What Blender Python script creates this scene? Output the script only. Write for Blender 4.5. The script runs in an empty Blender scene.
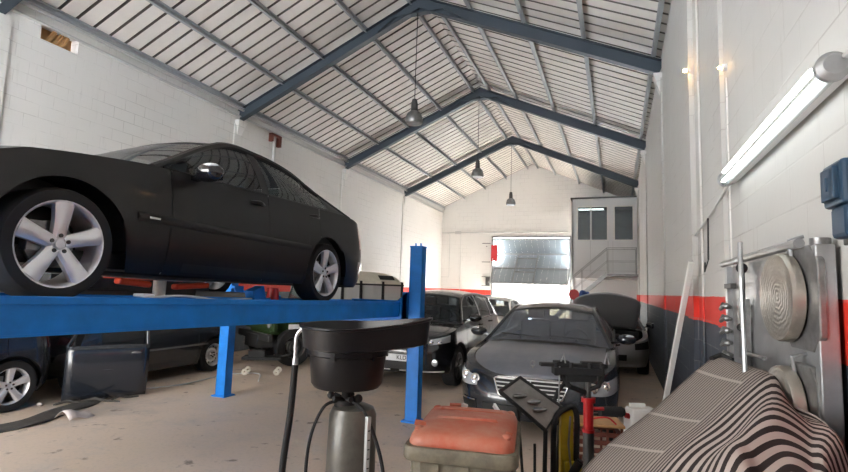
import bpy, bmesh, math, random
from mathutils import Vector, Matrix, Euler
PI = math.pi; R = math.radians
SC = bpy.context.scene
COL = SC.collection
random.seed(7)

# ------------------------------------------------------------------ camera
PAN, PITCH, ROLL, FPX, CZ = .3676, .103, .0327, 503.0, 1.68
fw = Vector((-math.sin(PAN)*math.cos(PITCH), math.cos(PAN)*math.cos(PITCH), math.sin(PITCH)))
rt = Vector((math.cos(PAN), math.sin(PAN), 0)); up = rt.cross(fw)
r2 = math.cos(ROLL)*rt + math.sin(ROLL)*up; u2 = -math.sin(ROLL)*rt + math.cos(ROLL)*up
cam_d = bpy.data.cameras.new('camera'); cam = bpy.data.objects.new('camera', cam_d); COL.objects.link(cam)
cam.matrix_world = Matrix(((r2.x, u2.x, -fw.x, 0), (r2.y, u2.y, -fw.y, 0), (r2.z, u2.z, -fw.z, CZ), (0, 0, 0, 1)))
cam_d.sensor_width = 36; cam_d.lens = FPX/848*36; cam_d.clip_start = .05; cam_d.clip_end = 300
SC.camera = cam
# ------------------------------------------------------------------ view + world + light
SC.view_settings.view_transform = 'Standard'; SC.view_settings.look = 'None'
SC.view_settings.exposure = 2.1; SC.view_settings.gamma = 1; SC.view_settings.use_curve_mapping = False
W = bpy.data.worlds.new('world'); SC.world = W; W.use_nodes = True
wn = W.node_tree.nodes; wn['Background'].inputs[0].default_value = (1, .975, .935, 1); wn['Background'].inputs[1].default_value = 3.7
SC.cycles.max_bounces = 10; SC.cycles.diffuse_bounces = 6; SC.cycles.glossy_bounces = 4
SC.cycles.sample_clamp_indirect = 6; SC.cycles.caustics_reflective = False; SC.cycles.caustics_refractive = False
def sun(name, rot, e, col, ang=.01):
    l = bpy.data.lights.new(name, 'SUN'); l.energy = e; l.color = col; l.angle = ang
    o = bpy.data.objects.new(name, l); o.rotation_euler = rot; COL.objects.link(o); return o
sun('sun', (R(-48), R(10), 0), 33.0, (.80, .91, 1))
def area(name, loc, rot, sx, sy, e, col=(1, 1, 1), portal=False):
    l = bpy.data.lights.new(name, 'AREA'); l.shape = 'RECTANGLE'; l.size = sx; l.size_y = sy; l.energy = e; l.color = col
    if portal: l.cycles.is_portal = True
    o = bpy.data.objects.new(name, l); o.location = loc; o.rotation_euler = rot; COL.objects.link(o); return o
area('portal_back', (-4, 25.3, 2.2), (R(-90), 0, 0), 3.88, 4.4, 1, portal=True)
area('portal_front', (-5.85, -2.5, 2.4), (R(90), 0, 0), 5.3, 4.8, 1, portal=True)

# ------------------------------------------------------------------ materials
MATS = {}
def mat(name, col, rough=.5, metal=0, coat=0, noise=0, nscale=6, bump=0, bscale=40, emit=None, es=0, col2=None, spec=.5):
    if name in MATS: return MATS[name]
    m = bpy.data.materials.new(name); m.use_nodes = True; nt = m.node_tree; b = nt.nodes['Principled BSDF']
    b.inputs['Base Color'].default_value = (*col, 1); b.inputs['Roughness'].default_value = rough
    b.inputs['Metallic'].default_value = metal; b.inputs['Coat Weight'].default_value = coat
    b.inputs['Specular IOR Level'].default_value = spec
    b.inputs['Coat Roughness'].default_value = .08
    if emit: b.inputs['Emission Color'].default_value = (*emit, 1); b.inputs['Emission Strength'].default_value = es
    tc = nt.nodes.new('ShaderNodeTexCoord')
    if noise:
        n = nt.nodes.new('ShaderNodeTexNoise'); n.inputs['Scale'].default_value = nscale; n.inputs['Detail'].default_value = 6
        n.inputs['Roughness'].default_value = .65
        nt.links.new(tc.outputs['Object'], n.inputs['Vector'])
        r = nt.nodes.new('ShaderNodeMapRange'); r.inputs['From Min'].default_value = .3; r.inputs['From Max'].default_value = .7
        nt.links.new(n.outputs['Fac'], r.inputs['Value'])
        mx = nt.nodes.new('ShaderNodeMix'); mx.data_type = 'RGBA'
        c2 = col2 or tuple(c*(1-noise) for c in col)
        mx.inputs[6].default_value = (*col, 1); mx.inputs[7].default_value = (*c2, 1)
        nt.links.new(r.outputs[0], mx.inputs[0]); nt.links.new(mx.outputs[2], b.inputs['Base Color'])
    if bump:
        n2 = nt.nodes.new('ShaderNodeTexNoise'); n2.inputs['Scale'].default_value = bscale; n2.inputs['Detail'].default_value = 5
        nt.links.new(tc.outputs['Object'], n2.inputs['Vector'])
        bp = nt.nodes.new('ShaderNodeBump'); bp.inputs['Strength'].default_value = bump; bp.inputs['Distance'].default_value = .01
        nt.links.new(n2.outputs['Fac'], bp.inputs['Height']); nt.links.new(bp.outputs[0], b.inputs['Normal'])
    MATS[name] = m; return m
def glassmat(name, tint, mixfac, rough=.02, dcol=(.33, .36, .42)):
    m = bpy.data.materials.new(name); m.use_nodes = True; nt = m.node_tree; nt.nodes.clear()
    o = nt.nodes.new('ShaderNodeOutputMaterial'); t = nt.nodes.new('ShaderNodeBsdfTransparent'); t.inputs[0].default_value = (*tint, 1)
    g = nt.nodes.new('ShaderNodeBsdfGlossy'); g.inputs['Roughness'].default_value = rough
    lw = nt.nodes.new('ShaderNodeLayerWeight'); lw.inputs[0].default_value = .5
    pw = nt.nodes.new('ShaderNodeMath'); pw.operation = 'POWER'; pw.inputs[1].default_value = 4; nt.links.new(lw.outputs['Facing'], pw.inputs[0])
    fr = nt.nodes.new('ShaderNodeMath'); fr.operation = 'MULTIPLY_ADD'; fr.inputs[1].default_value = .7; fr.inputs[2].default_value = .06; nt.links.new(pw.outputs[0], fr.inputs[0])
    d = nt.nodes.new('ShaderNodeBsdfDiffuse'); d.inputs[0].default_value = (*dcol, 1)
    m1 = nt.nodes.new('ShaderNodeMixShader'); m2 = nt.nodes.new('ShaderNodeMixShader'); m2.inputs[0].default_value = mixfac
    nt.links.new(fr.outputs[0], m1.inputs[0]); nt.links.new(t.outputs[0], m1.inputs[1]); nt.links.new(g.outputs[0], m1.inputs[2])
    nt.links.new(m1.outputs[0], m2.inputs[1]); nt.links.new(d.outputs[0], m2.inputs[2]); nt.links.new(m2.outputs[0], o.inputs[0])
    MATS[name] = m; return m

# ------------------------------------------------------------------ geometry helpers
class G:
    def __init__(s): s.v = []; s.f = []; s.m = []; s.uv = None
    def add(s, vs, fs, mi=0, T=None):
        b = len(s.v)
        for p in vs:
            p = Vector(p); s.v.append(tuple(T @ p) if T is not None else tuple(p))
        for f in fs: s.f.append([b+i for i in f]); s.m.append(mi)
        return s
    def box(s, c, d, rot=None, mi=0, T=None):
        x, y, z = d[0]/2, d[1]/2, d[2]/2
        vs = [Vector((i*x, j*y, k*z)) for i in (-1, 1) for j in (-1, 1) for k in (-1, 1)]
        if rot: M = Euler(rot).to_matrix(); vs = [M @ v for v in vs]
        vs = [v + Vector(c) for v in vs]
        return s.add(vs, [(0, 1, 3, 2), (4, 6, 7, 5), (0, 4, 5, 1), (2, 3, 7, 6), (0, 2, 6, 4), (1, 5, 7, 3)], mi, T)
    def bb(s, a, b, mi=0, T=None):
        return s.box([(a[i]+b[i])/2 for i in range(3)], [abs(b[i]-a[i]) for i in range(3)], None, mi, T)
    def beam(s, p0, p1, w, h, upv=(0, 0, 1), mi=0):
        p0, p1 = Vector(p0), Vector(p1); d = (p1-p0).normalized(); u = Vector(upv); x = d.cross(u).normalized(); u = x.cross(d)
        vs = [p + x*i*w/2 + u*j*h/2 for p in (p0, p1) for i, j in ((-1, -1), (1, -1), (1, 1), (-1, 1))]
        return s.add(vs, [(0, 1, 2, 3), (7, 6, 5, 4), (0, 4, 5, 1), (1, 5, 6, 2), (2, 6, 7, 3), (3, 7, 4, 0)], mi)
    def tube(s, pts, r, n=8, mi=0, caps=True):
        pts = [Vector(p) for p in pts]; rs = r if isinstance(r, (list, tuple)) else [r]*len(pts)
        b = len(s.v); ref = None
        for i, p in enumerate(pts):
            d = (pts[min(i+1, len(pts)-1)] - pts[max(i-1, 0)])
            if d.length < 1e-9: d = Vector((0, 0, 1))
            d.normalize()
            if ref is None:
                ref = Vector((0, 0, 1)) if abs(d.z) < .9 else Vector((1, 0, 0))
            x = d.cross(ref).normalized(); y = x.cross(d); ref = y
            for k in range(n):
                a = 2*PI*k/n; s.v.append(tuple(p + (x*math.cos(a) + y*math.sin(a))*rs[i]))
        for i in range(len(pts)-1):
            for k in range(n):
                k2 = (k+1) % n; s.f.append([b+i*n+k, b+i*n+k2, b+(i+1)*n+k2, b+(i+1)*n+k]); s.m.append(mi)
        if caps:
            s.f.append([b+k for k in range(n)][::-1]); s.m.append(mi)
            s.f.append([b+(len(pts)-1)*n+k for k in range(n)]); s.m.append(mi)
        return s
    def cyl(s, p0, p1, r0, r1=None, n=16, mi=0): return s.tube([p0, p1], [r0, r0 if r1 is None else r1], n, mi)
    def lathe(s, prof, c=(0, 0, 0), axis='z', n=24, mi=0, a0=0, a1=2*PI):
        b = len(s.v); full = abs(a1-a0-2*PI) < 1e-6; na = n if full else n+1
        for r, h in prof:
            for k in range(na):
                a = a0+(a1-a0)*k/n; x, y = r*math.cos(a), r*math.sin(a)
                p = (x, y, h) if axis == 'z' else ((x, h, y) if axis == 'y' else (h, x, y))
                s.v.append((p[0]+c[0], p[1]+c[1], p[2]+c[2]))
        for i in range(len(prof)-1):
            for k in range(n):
                k2 = (k+1) % na if full else k+1
                s.f.append([b+i*na+k, b+i*na+k2, b+(i+1)*na+k2, b+(i+1)*na+k]); s.m.append(mi)
        return s
    def grid(s, fn, nu, nv, mi=0):
        b = len(s.v)
        for i in range(nu+1):
            for j in range(nv+1): s.v.append(tuple(fn(i/nu, j/nv)))
        for i in range(nu):
            for j in range(nv):
                a = b+i*(nv+1)+j; s.f.append([a, a+nv+1, a+nv+2, a+1]); s.m.append(mi)
        return s
    def prism(s, poly, h0, h1, axis='z', mi=0, T=None):
        n = len(poly)
        def P(a, b, h): return (a, b, h) if axis == 'z' else ((a, h, b) if axis == 'y' else (h, a, b))
        vs = [P(a, b, h0) for a, b in poly] + [P(a, b, h1) for a, b in poly]
        fs = [list(range(n))[::-1], [n+i for i in range(n)]] + [[i, (i+1) % n, n+(i+1) % n, n+i] for i in range(n)]
        return s.add(vs, fs, mi, T)
    def sph(s, c, r, n=12, mi=0, sq=(1, 1, 1)):
        def f(u, v):
            a, t = 2*PI*u, PI*v
            return (c[0]+r*sq[0]*math.sin(t)*math.cos(a), c[1]+r*sq[1]*math.sin(t)*math.sin(a), c[2]+r*sq[2]*math.cos(t))
        return s.grid(f, n, n//2+2, mi)
    def build(s, name, m, parent=None, smooth=False, bevel=0, solid=0, merge=True, subd=0, label=None, recalc=True):
        me = bpy.data.meshes.new(name); me.from_pydata(s.v, [], s.f)
        ms = m if isinstance(m, (list, tuple)) else [m]
        for x in ms: me.materials.append(MATS[x] if isinstance(x, str) else x)
        for p, i in zip(me.polygons, s.m): p.material_index = i
        if s.uv:
            l = me.uv_layers.new(name='UVMap')
            for p in me.polygons:
                for li in p.loop_indices: l.data[li].uv = s.uv[me.loops[li].vertex_index]
        bm = bmesh.new(); bm.from_mesh(me)
        if merge and not s.uv: bmesh.ops.remove_doubles(bm, verts=bm.verts, dist=1e-5)
        bmesh.ops.dissolve_degenerate(bm, edges=bm.edges, dist=1e-6)
        if recalc: bmesh.ops.recalc_face_normals(bm, faces=bm.faces)
        bm.to_mesh(me); bm.free()
        o = bpy.data.objects.new(name, me); COL.objects.link(o)
        if parent is not None: o.parent = parent
        if smooth:
            for p in me.polygons: p.use_smooth = True
            try: me.set_sharp_from_angle(angle=R(smooth if smooth > 1 else 35))
            except Exception: pass
        if solid: md = o.modifiers.new('s', 'SOLIDIFY'); md.thickness = solid; md.offset = 0
        if bevel:
            md = o.modifiers.new('b', 'BEVEL'); md.width = bevel; md.segments = 2; md.limit_method = 'ANGLE'
        if subd: md = o.modifiers.new('d', 'SUBSURF'); md.levels = subd; md.render_levels = subd
        if label: o['label'] = label
        return o
def thing(name, label, cat, loc=(0, 0, 0), rz=0, group=None):
    o = bpy.data.objects.new(name, None); COL.objects.link(o); o.empty_display_size = .1
    o.location = loc; o.rotation_euler = (0, 0, rz); return tag(o, label, cat, group)
def tag(o, label, cat, group=None, kind=None):
    o['label'] = label; o['category'] = cat
    if group: o['group'] = group
    if kind: o['kind'] = kind
    return o
def struct(o, label=None):
    o['kind'] = 'structure'
    if label: o['label'] = label
    return o
def copy_tree(o, parent=None):
    c = o.copy(); COL.objects.link(c)
    if parent is not None: c.parent = parent
    for ch in list(o.children): copy_tree(ch, c)
    return c
def spl(pts, n):
    """Catmull-Rom through pts, n points per segment"""
    P = [Vector(p) for p in pts]; out = []
    for i in range(len(P)-1):
        p0 = P[i-1] if i else 2*P[0]-P[1]; p1, p2 = P[i], P[i+1]; p3 = P[i+2] if i+2 < len(P) else 2*P[-1]-P[-2]
        for k in range(n):
            t = k/n
            out.append(.5*((2*p1) + (p2-p0)*t + (2*p0-5*p1+4*p2-p3)*t*t + (3*p1-p0-3*p2+p3)*t**3))
    out.append(P[-1]); return out
def ip(xs, x):
    """smooth monotone-ish interpolation through [(x, y), ...] sorted by x"""
    if x <= xs[0][0]: return xs[0][1]
    if x >= xs[-1][0]: return xs[-1][1]
    for i in range(len(xs)-1):
        if xs[i][0] <= x <= xs[i+1][0]:
            h = xs[i+1][0]-xs[i][0]; d = (xs[i+1][1]-xs[i][1])/h
            dl = (xs[i][1]-xs[i-1][1])/(xs[i][0]-xs[i-1][0]) if i else d
            dr = (xs[i+2][1]-xs[i+1][1])/(xs[i+2][0]-xs[i+1][0]) if i+2 < len(xs) else d
            m0 = 0 if dl*d <= 0 else 2*dl*d/(dl+d); m1 = 0 if dr*d <= 0 else 2*dr*d/(dr+d)
            t = (x-xs[i][0])/h
            return (2*t**3-3*t*t+1)*xs[i][1] + (t**3-2*t*t+t)*h*m0 + (-2*t**3+3*t*t)*xs[i+1][1] + (t**3-t*t)*h*m1
def text_mesh(name, body, size, m, parent, loc, rot, ext=.002):
    c = bpy.data.curves.new(name, 'FONT'); c.body = body; c.size = size; c.extrude = ext; c.align_x = 'CENTER'; c.align_y = 'CENTER'
    o = bpy.data.objects.new(name, c); COL.objects.link(o)
    dg = bpy.context.evaluated_depsgraph_get(); me = bpy.data.meshes.new_from_object(o.evaluated_get(dg))
    bpy.data.objects.remove(o); me.materials.clear(); me.materials.append(MATS[m])
    o = bpy.data.objects.new(name, me); COL.objects.link(o); o.parent = parent; o.location = loc; o.rotation_euler = rot; return o

# ---- plain materials
mat('blue_lift', (.004, .23, .78), .5, noise=.25, nscale=5, bump=.05)
mat('steel_beam', (.045, .06, .078), .55, .0)
mat('purlin_grey', (.40, .42, .44), .5, 0)
mat('roof_sheet', (.82, .78, .73), .6, 0, noise=.12, nscale=1.5)
mat('roof_groove_shade', (.13, .115, .105), .8)  # shade inside the rib recesses, put into the colour
mat('black_plastic', (.006, .006, .008), .36, spec=.35)
mat('rubber', (.012, .012, .013), .75)
mat('rubber_dusty', (.075, .068, .062), .85, noise=.5, nscale=10)
mat('car_black', (.008, .008, .010), .36, 0, .3, noise=.3, nscale=3, col2=(.014, .013, .013), spec=.3)
mat('car_navy', (.018, .022, .03), .25, 0, .8)
mat('car_dusty', (.125, .14, .175), .42, 0, .25, noise=.5, nscale=2.5, col2=(.19, .20, .23))  # grey dust, lightened and blued so the colour also holds the haze
mat('car_silver', (.36, .37, .39), .4, .3, .3)
mat('car_white', (.75, .76, .76), .35, 0, .4)
mat('car_gloss', (.008, .009, .012), .2, 0, .9)
mat('trim_black', (.01, .01, .011), .5)
mat('alloy', (.85, .85, .87), .38, .7)
mat('louvre_metal', (.75, .75, .76), .35, .5)
mat('alloy_dark', (.22, .22, .23), .4, .8)
mat('chrome', (.75, .76, .78), .14, 1)
mat('metal_dark', (.10, .10, .10), .5, .7)
mat('metal_mid', (.33, .33, .33), .42, .75, noise=.4, nscale=14)
mat('interior', (.02, .02, .022), .8)
mat('lamp_clear', (.55, .57, .6), .12, .3, 1)
mat('lamp_red', (.45, .01, .015), .2, 0, 1)
mat('lamp_amber', (.7, .2, .02), .2, 0, 1)
mat('white_paint', (.78, .78, .76), .5)
mat('cream_paint', (.66, .62, .52), .5, noise=.2, nscale=4)
mat('orange_paint', (.80, .07, .015), .4)
mat('red_paint', (.55, .015, .02), .35)
mat('yellow_paint', (.55, .40, .02), .45, noise=.3, nscale=12)
mat('orange_plastic', (.44, .075, .03), .5, noise=.3, nscale=7, col2=(.44, .20, .14), bump=.06)
mat('bin_grey', (.24, .215, .155), .6, noise=.75, nscale=6, bump=.1)
mat('wood', (.55, .30, .12), .55, noise=.3, nscale=5)
mat('crate_red', (.16, .045, .03), .6)
mat('dark_green', (.035, .075, .02), .5, noise=.4, nscale=5)
mat('plate_white', (.75, .76, .78), .4)
mat('ink', (.01, .01, .012), .6)
mat('paper', (.62, .56, .54), .8)
mat('copper', (.5, .25, .13), .4, .8)
mat('concrete_out', (.58, .59, .6), .9)
mat('earth', (.45, .33, .18), .9)
mat('oil_tank', (.13, .125, .11), .35, .25, noise=.5, nscale=8)
mat('galvanised', (.46, .47, .48), .38, .7, noise=.25, nscale=6)
mat('blue_box', (.02, .05, .09), .4)
mat('office_white', (.74, .75, .76), .5)
mat('tray_grey', (.22, .205, .19), .3, .3, noise=.4, nscale=12)
mat('lamp_tube', (1, 1, 1), .5, emit=(.93, 1, .97), es=1.3)
mat('bulb', (1, .9, .7), .5, emit=(1, .58, .2), es=45)
mat('conduit', (.55, .55, .54), .5)
mat('frosted', (.5, .52, .52), .35, .1, .3)
mat('gate_sheet', (.26, .29, .31), .5, .2)
glassmat('pale_glass', (.8, .85, .85), .6, .08, (.62, .62, .60))
glassmat('car_glass', (.62, .68, .67), .06)
glassmat('car_glass_dark', (.30, .34, .34), .03)
glassmat('car_glass_dusty', (.45, .5, .55), .32, .08)  # dust film plus haze painted in as a pale bluish tone
glassmat('office_glass', (.75, .8, .8), .25, .05)
glassmat('clear_plastic', (.9, .95, .95), .1, .1)

# ---- wall paint: white blockwork, red band, dark blue-grey dado (painted bands at fixed heights)
def wallmat(name, bands=True, grime=.35, c1=(.80, .78, .75, 1), c2=(.66, .65, .63, 1)):
    m = bpy.data.materials.new(name); m.use_nodes = True; nt = m.node_tree; b = nt.nodes['Principled BSDF']; N = nt.nodes.new; L = nt.links.new
    b.inputs['Roughness'].default_value = .62
    g = N('ShaderNodeNewGeometry'); sp = N('ShaderNodeSeparateXYZ'); L(g.outputs['Position'], sp.inputs[0])
    ad = N('ShaderNodeMath'); ad.operation = 'ADD'; L(sp.outputs[0], ad.inputs[0]); L(sp.outputs[1], ad.inputs[1])
    cb = N('ShaderNodeCombineXYZ'); L(ad.outputs[0], cb.inputs[0]); L(sp.outputs[2], cb.inputs[1])
    br = N('ShaderNodeTexBrick'); L(cb.outputs[0], br.inputs['Vector']); br.inputs['Scale'].default_value = 1
    br.inputs['Brick Width'].default_value = .42; br.inputs['Row Height'].default_value = .21
    br.inputs['Mortar Size'].default_value = .006; br.inputs['Mortar Smooth'].default_value = .5
    n = N('ShaderNodeTexNoise'); L(g.outputs['Position'], n.inputs['Vector']); n.inputs['Scale'].default_value = 1.1; n.inputs['Detail'].default_value = 7; n.inputs['Roughness'].default_value = .7
    mr = N('ShaderNodeMapRange'); L(n.outputs['Fac'], mr.inputs[0]); mr.inputs[1].default_value = .44; mr.inputs[2].default_value = .62
    mm = N('ShaderNodeMath'); mm.operation = 'MULTIPLY'; L(br.outputs['Fac'], mm.inputs[0]); L(mr.outputs[0], mm.inputs[1])
    n3 = N('ShaderNodeTexNoise'); L(g.outputs['Position'], n3.inputs['Vector']); n3.inputs['Scale'].default_value = .5; n3.inputs['Detail'].default_value = 8
    w = N('ShaderNodeMix'); w.data_type = 'RGBA'; L(n3.outputs['Fac'], w.inputs[0]); w.inputs[6].default_value = c1; w.inputs[7].default_value = c2
    col = w.outputs[2]
    if bands:
        nz = N('ShaderNodeTexNoise'); L(g.outputs['Position'], nz.inputs['Vector']); nz.inputs['Scale'].default_value = 7
        za = N('ShaderNodeMath'); za.operation = 'MULTIPLY_ADD'; L(nz.outputs['Fac'], za.inputs[0]); za.inputs[1].default_value = .014; L(sp.outputs[2], za.inputs[2])
        for z, c in ((1.695, (.72, .035, .02, 1)), (1.46, (.045, .055, .075, 1))):
            lt = N('ShaderNodeMath'); lt.operation = 'LESS_THAN'; L(za.outputs[0], lt.inputs[0]); lt.inputs[1].default_value = z
            k = N('ShaderNodeMix'); k.data_type = 'RGBA'; L(lt.outputs[0], k.inputs[0]); L(col, k.inputs[6]); k.inputs[7].default_value = c; col = k.outputs[2]
    k = N('ShaderNodeMix'); k.data_type = 'RGBA'
    mf = N('ShaderNodeMath'); mf.operation = 'MULTIPLY'; L(mm.outputs[0], mf.inputs[0]); mf.inputs[1].default_value = .55
    L(mf.outputs[0], k.inputs[0]); L(col, k.inputs[6]); k.inputs[7].default_value = (.30, .28, .26, 1); col = k.outputs[2]
    # grime specks and streaks
    vs = N('ShaderNodeMapping'); vs.inputs['Scale'].default_value = (6, 6, .7); L(g.outputs['Position'], vs.inputs[0])
    n4 = N('ShaderNodeTexNoise'); L(vs.outputs[0], n4.inputs['Vector']); n4.inputs['Scale'].default_value = 1.6; n4.inputs['Detail'].default_value = 8; n4.inputs['Roughness'].default_value = .75
    m4 = N('ShaderNodeMapRange'); L(n4.outputs['Fac'], m4.inputs[0]); m4.inputs[1].default_value = .58; m4.inputs[2].default_value = .78; m4.inputs[4].default_value = grime
    k2 = N('ShaderNodeMix'); k2.data_type = 'RGBA'; L(m4.outputs[0], k2.inputs[0]); L(col, k2.inputs[6]); k2.inputs[7].default_value = (.33, .31, .29, 1)
    L(k2.outputs[2], b.inputs['Base Color'])
    bp = N('ShaderNodeBump'); bp.inputs['Strength'].default_value = .22; bp.inputs['Distance'].default_value = .012; bp.invert = True
    n5 = N('ShaderNodeTexNoise'); L(g.outputs['Position'], n5.inputs['Vector']); n5.inputs['Scale'].default_value = 22; n5.inputs['Detail'].default_value = 4
    a5 = N('ShaderNodeMath'); a5.operation = 'MULTIPLY_ADD'; L(n5.outputs['Fac'], a5.inputs[0]); a5.inputs[1].default_value = .35; L(br.outputs['Fac'], a5.inputs[2])
    L(a5.outputs[0], bp.inputs['Height']); L(bp.outputs[0], b.inputs['Normal'])
    MATS[name] = m
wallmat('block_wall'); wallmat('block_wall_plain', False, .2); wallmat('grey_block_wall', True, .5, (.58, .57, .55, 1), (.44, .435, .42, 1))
def floormat():
    m = bpy.data.materials.new('floor_concrete'); m.use_nodes = True; nt = m.node_tree; b = nt.nodes['Principled BSDF']; N = nt.nodes.new; L = nt.links.new
    g = N('ShaderNodeNewGeometry')
    def noise(s, d, ro=.6):
        n = N('ShaderNodeTexNoise'); L(g.outputs['Position'], n.inputs['Vector']); n.inputs['Scale'].default_value = s; n.inputs['Detail'].default_value = d; n.inputs['Roughness'].default_value = ro; return n.outputs['Fac']
    def rng(v, a, c, o=1):
        r = N('ShaderNodeMapRange'); L(v, r.inputs[0]); r.inputs[1].default_value = a; r.inputs[2].default_value = c; r.inputs[4].default_value = o; return r.outputs[0]
    def mix(f, a, c):
        k = N('ShaderNodeMix'); k.data_type = 'RGBA'; L(f, k.inputs[0])
        if isinstance(a, tuple): k.inputs[6].default_value = a
        else: L(a, k.inputs[6])
        k.inputs[7].default_value = c; return k.outputs[2]
    c = mix(rng(noise(.55, 6), .35, .65), (.62, .51, .43, 1), (.64, .51, .39, 1))
    c = mix(rng(noise(1.4, 8, .7), .5, .75, .8), c, (.49, .43, .38, 1))
    c = mix(rng(noise(3.6, 5, .6), .62, .69, .75), c, (.13, .095, .075, 1)); c = mix(rng(noise(.35, 7, .7), .54, .68, .55), c, (.30, .28, .27, 1))
    c = mix(rng(noise(25, 4), .5, .8, .35), c, (.33, .29, .25, 1))
    L(c, b.inputs['Base Color']); b.inputs['Roughness'].default_value = .6
    L(rng(noise(2, 5), .3, .7), b.inputs['Roughness']); b.inputs['Specular IOR Level'].default_value = .3
    rr = N('ShaderNodeMapRange'); L(noise(2, 5), rr.inputs[0]); rr.inputs[3].default_value = .45; rr.inputs[4].default_value = .8; L(rr.outputs[0], b.inputs['Roughness'])
    bp = N('ShaderNodeBump'); bp.inputs['Strength'].default_value = .15; L(noise(30, 5), bp.inputs['Height']); bp.inputs['Distance'].default_value = .01; L(bp.outputs[0], b.inputs['Normal'])
    MATS['floor_concrete'] = m
floormat()

# ================================================================== STRUCTURE
XL, XR, YB, YF = -8.65, .77, 25.13, -2.6
XM = (XL+XR)/2; EZ, AZ = 5.98, 8.06        # roof sheet underside at eave / at ridge
SL = (AZ-EZ)/(XR-XM)
def rz_(x): return AZ - abs(x-XM)*SL
RY = [-.78, 4.39, 9.56, 14.73, 19.90]
g = G(); g.bb((XL-.3, YF, -.1), (XR+.3, YB+.2, 0)); struct(g.build('floor', 'floor_concrete'))
# left wall with the small vent hole
g = G(); T_ = .2
g.bb((XL-T_, YF, 0), (XL, YB, 5.48)); g.bb((XL-T_, YF, 5.48), (XL, 4.98, 6.0)); g.bb((XL-T_, 5.58, 5.48), (XL, YB, 6.0)); g.bb((XL-T_, 4.98, 5.74), (XL, 5.58, 6.0))
struct(g.build('wall_left', 'block_wall'))
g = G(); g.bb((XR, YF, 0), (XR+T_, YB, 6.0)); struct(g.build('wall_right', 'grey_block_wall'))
# back wall with gate opening
DX0, DX1, DZ = -5.94, -2.06, 4.42
def wall_y(name, y, th, x0, x1, dz, m):
    g = G()
    g.prism([(XL-T_, 0), (x0, 0), (x0, dz), (x1, dz), (x1, 0), (XR+T_, 0), (XR+T_, rz_(XR+T_)), (XM, AZ), (XL-T_, rz_(XL-T_))], y, y+th, 'y')
    struct(g.build(name, m))
wall_y('wall_back', YB, .2, DX0, DX1, DZ, 'block_wall')
wall_y('wall_front_unseen', YF-.2, .2, -8.5, -3.2, 4.8, 'block_wall')  # unseen wall behind the camera; opening sized for the light it lets in
# pilasters (concrete columns in the walls)
k = 1
for y in RY[1:]:
    for x0, x1 in ((XL, XL+.03), (XR-.03, XR)):
        g = G(); g.bb((x0, y-.16, 0), (x1, y+.16, 5.5)); struct(g.build('trim_%d' % k, 'block_wall' if x1 < 0 else 'grey_block_wall')); k += 1
g = G(); g.bb((XR-.05, 5.75, 0), (XR, 6.15, 6)); struct(g.build('trim_%d' % k, 'grey_block_wall')); k += 1
# corrugated roof, real trapezoidal ribs running down the slope
def roof(side):
    g = G(); xe = XL-.25 if side < 0 else XR+.25; xr = XM
    y = YF-.4; p = .302; prof = []
    while y < YB+.2:
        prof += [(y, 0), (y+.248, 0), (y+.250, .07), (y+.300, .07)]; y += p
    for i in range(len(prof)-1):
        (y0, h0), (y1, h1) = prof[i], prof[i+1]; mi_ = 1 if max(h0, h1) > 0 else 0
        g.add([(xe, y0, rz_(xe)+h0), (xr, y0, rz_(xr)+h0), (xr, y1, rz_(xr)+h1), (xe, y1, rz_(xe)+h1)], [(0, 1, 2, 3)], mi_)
    return g
g = roof(-1); g2 = roof(1); nb_ = len(g.v); g.v += g2.v; g.f += [[i+nb_ for i in f] for f in g2.f]; g.m += g2.m; g.prism([(XM-.3, rz_(XM-.3)+.09), (XM, AZ+.14), (XM+.3, rz_(XM+.3)+.09), (XM, AZ+.16)], YF-.4, YB+.3, 'y')
struct(g.build('ceiling', ['roof_sheet', 'roof_groove_shade'], merge=False, recalc=False, solid=0))
# rafters: tapered I-beam frames, each a thing of its own
def rafter(y, lab):
    g = G()
    for s in (-1, 1):
        xe = XL if s < 0 else XR
        def P(x, dz): return (x, y, rz_(x)-.11+dz)
        top0, top1 = P(xe, 0), P(XM, 0)
        for zoff, w, h in ((-.007, .15, .014), (-.135, .012, .25), (-.265, .15, .014)):
            g.beam((xe, y, rz_(xe)-.11+zoff), (XM, y, AZ-.11+zoff), w, h)
        g.prism([(XM, AZ-.12), (XM+s*.0, AZ-.47), (XM+s*.55, AZ-.47), (XM+s*1.1, rz_(XM+s*1.1)-.36), (XM+s*1.1, rz_(XM+s*1.1)-.14)], y-.012, y+.012, 'y')
        g.bb((min(XM, XM+s*.55), y-.075, AZ-.484), (max(XM, XM+s*.55), y+.075, AZ-.47))
        g.beam((XM+s*.55, y, AZ-.477), (XM+s*1.1, y, rz_(XM+s*1.1)-.37), .15, .014)
    o = g.build('roof_rafter', 'steel_beam'); tag(o, lab, 'rafter', 'steel rafters under the roof')
    return o
LR_ = ['dark steel roof rafter nearest the camera, top left corner of the photo', 'dark steel gabled rafter over the lifted black car, nearest full one',
       'dark steel gabled rafter second from the camera, behind the nearest hanging lamp', 'dark steel gabled rafter farthest away, nearest the back wall']
for y, lab in zip(RY[1:], LR_): rafter(y, lab)
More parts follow.
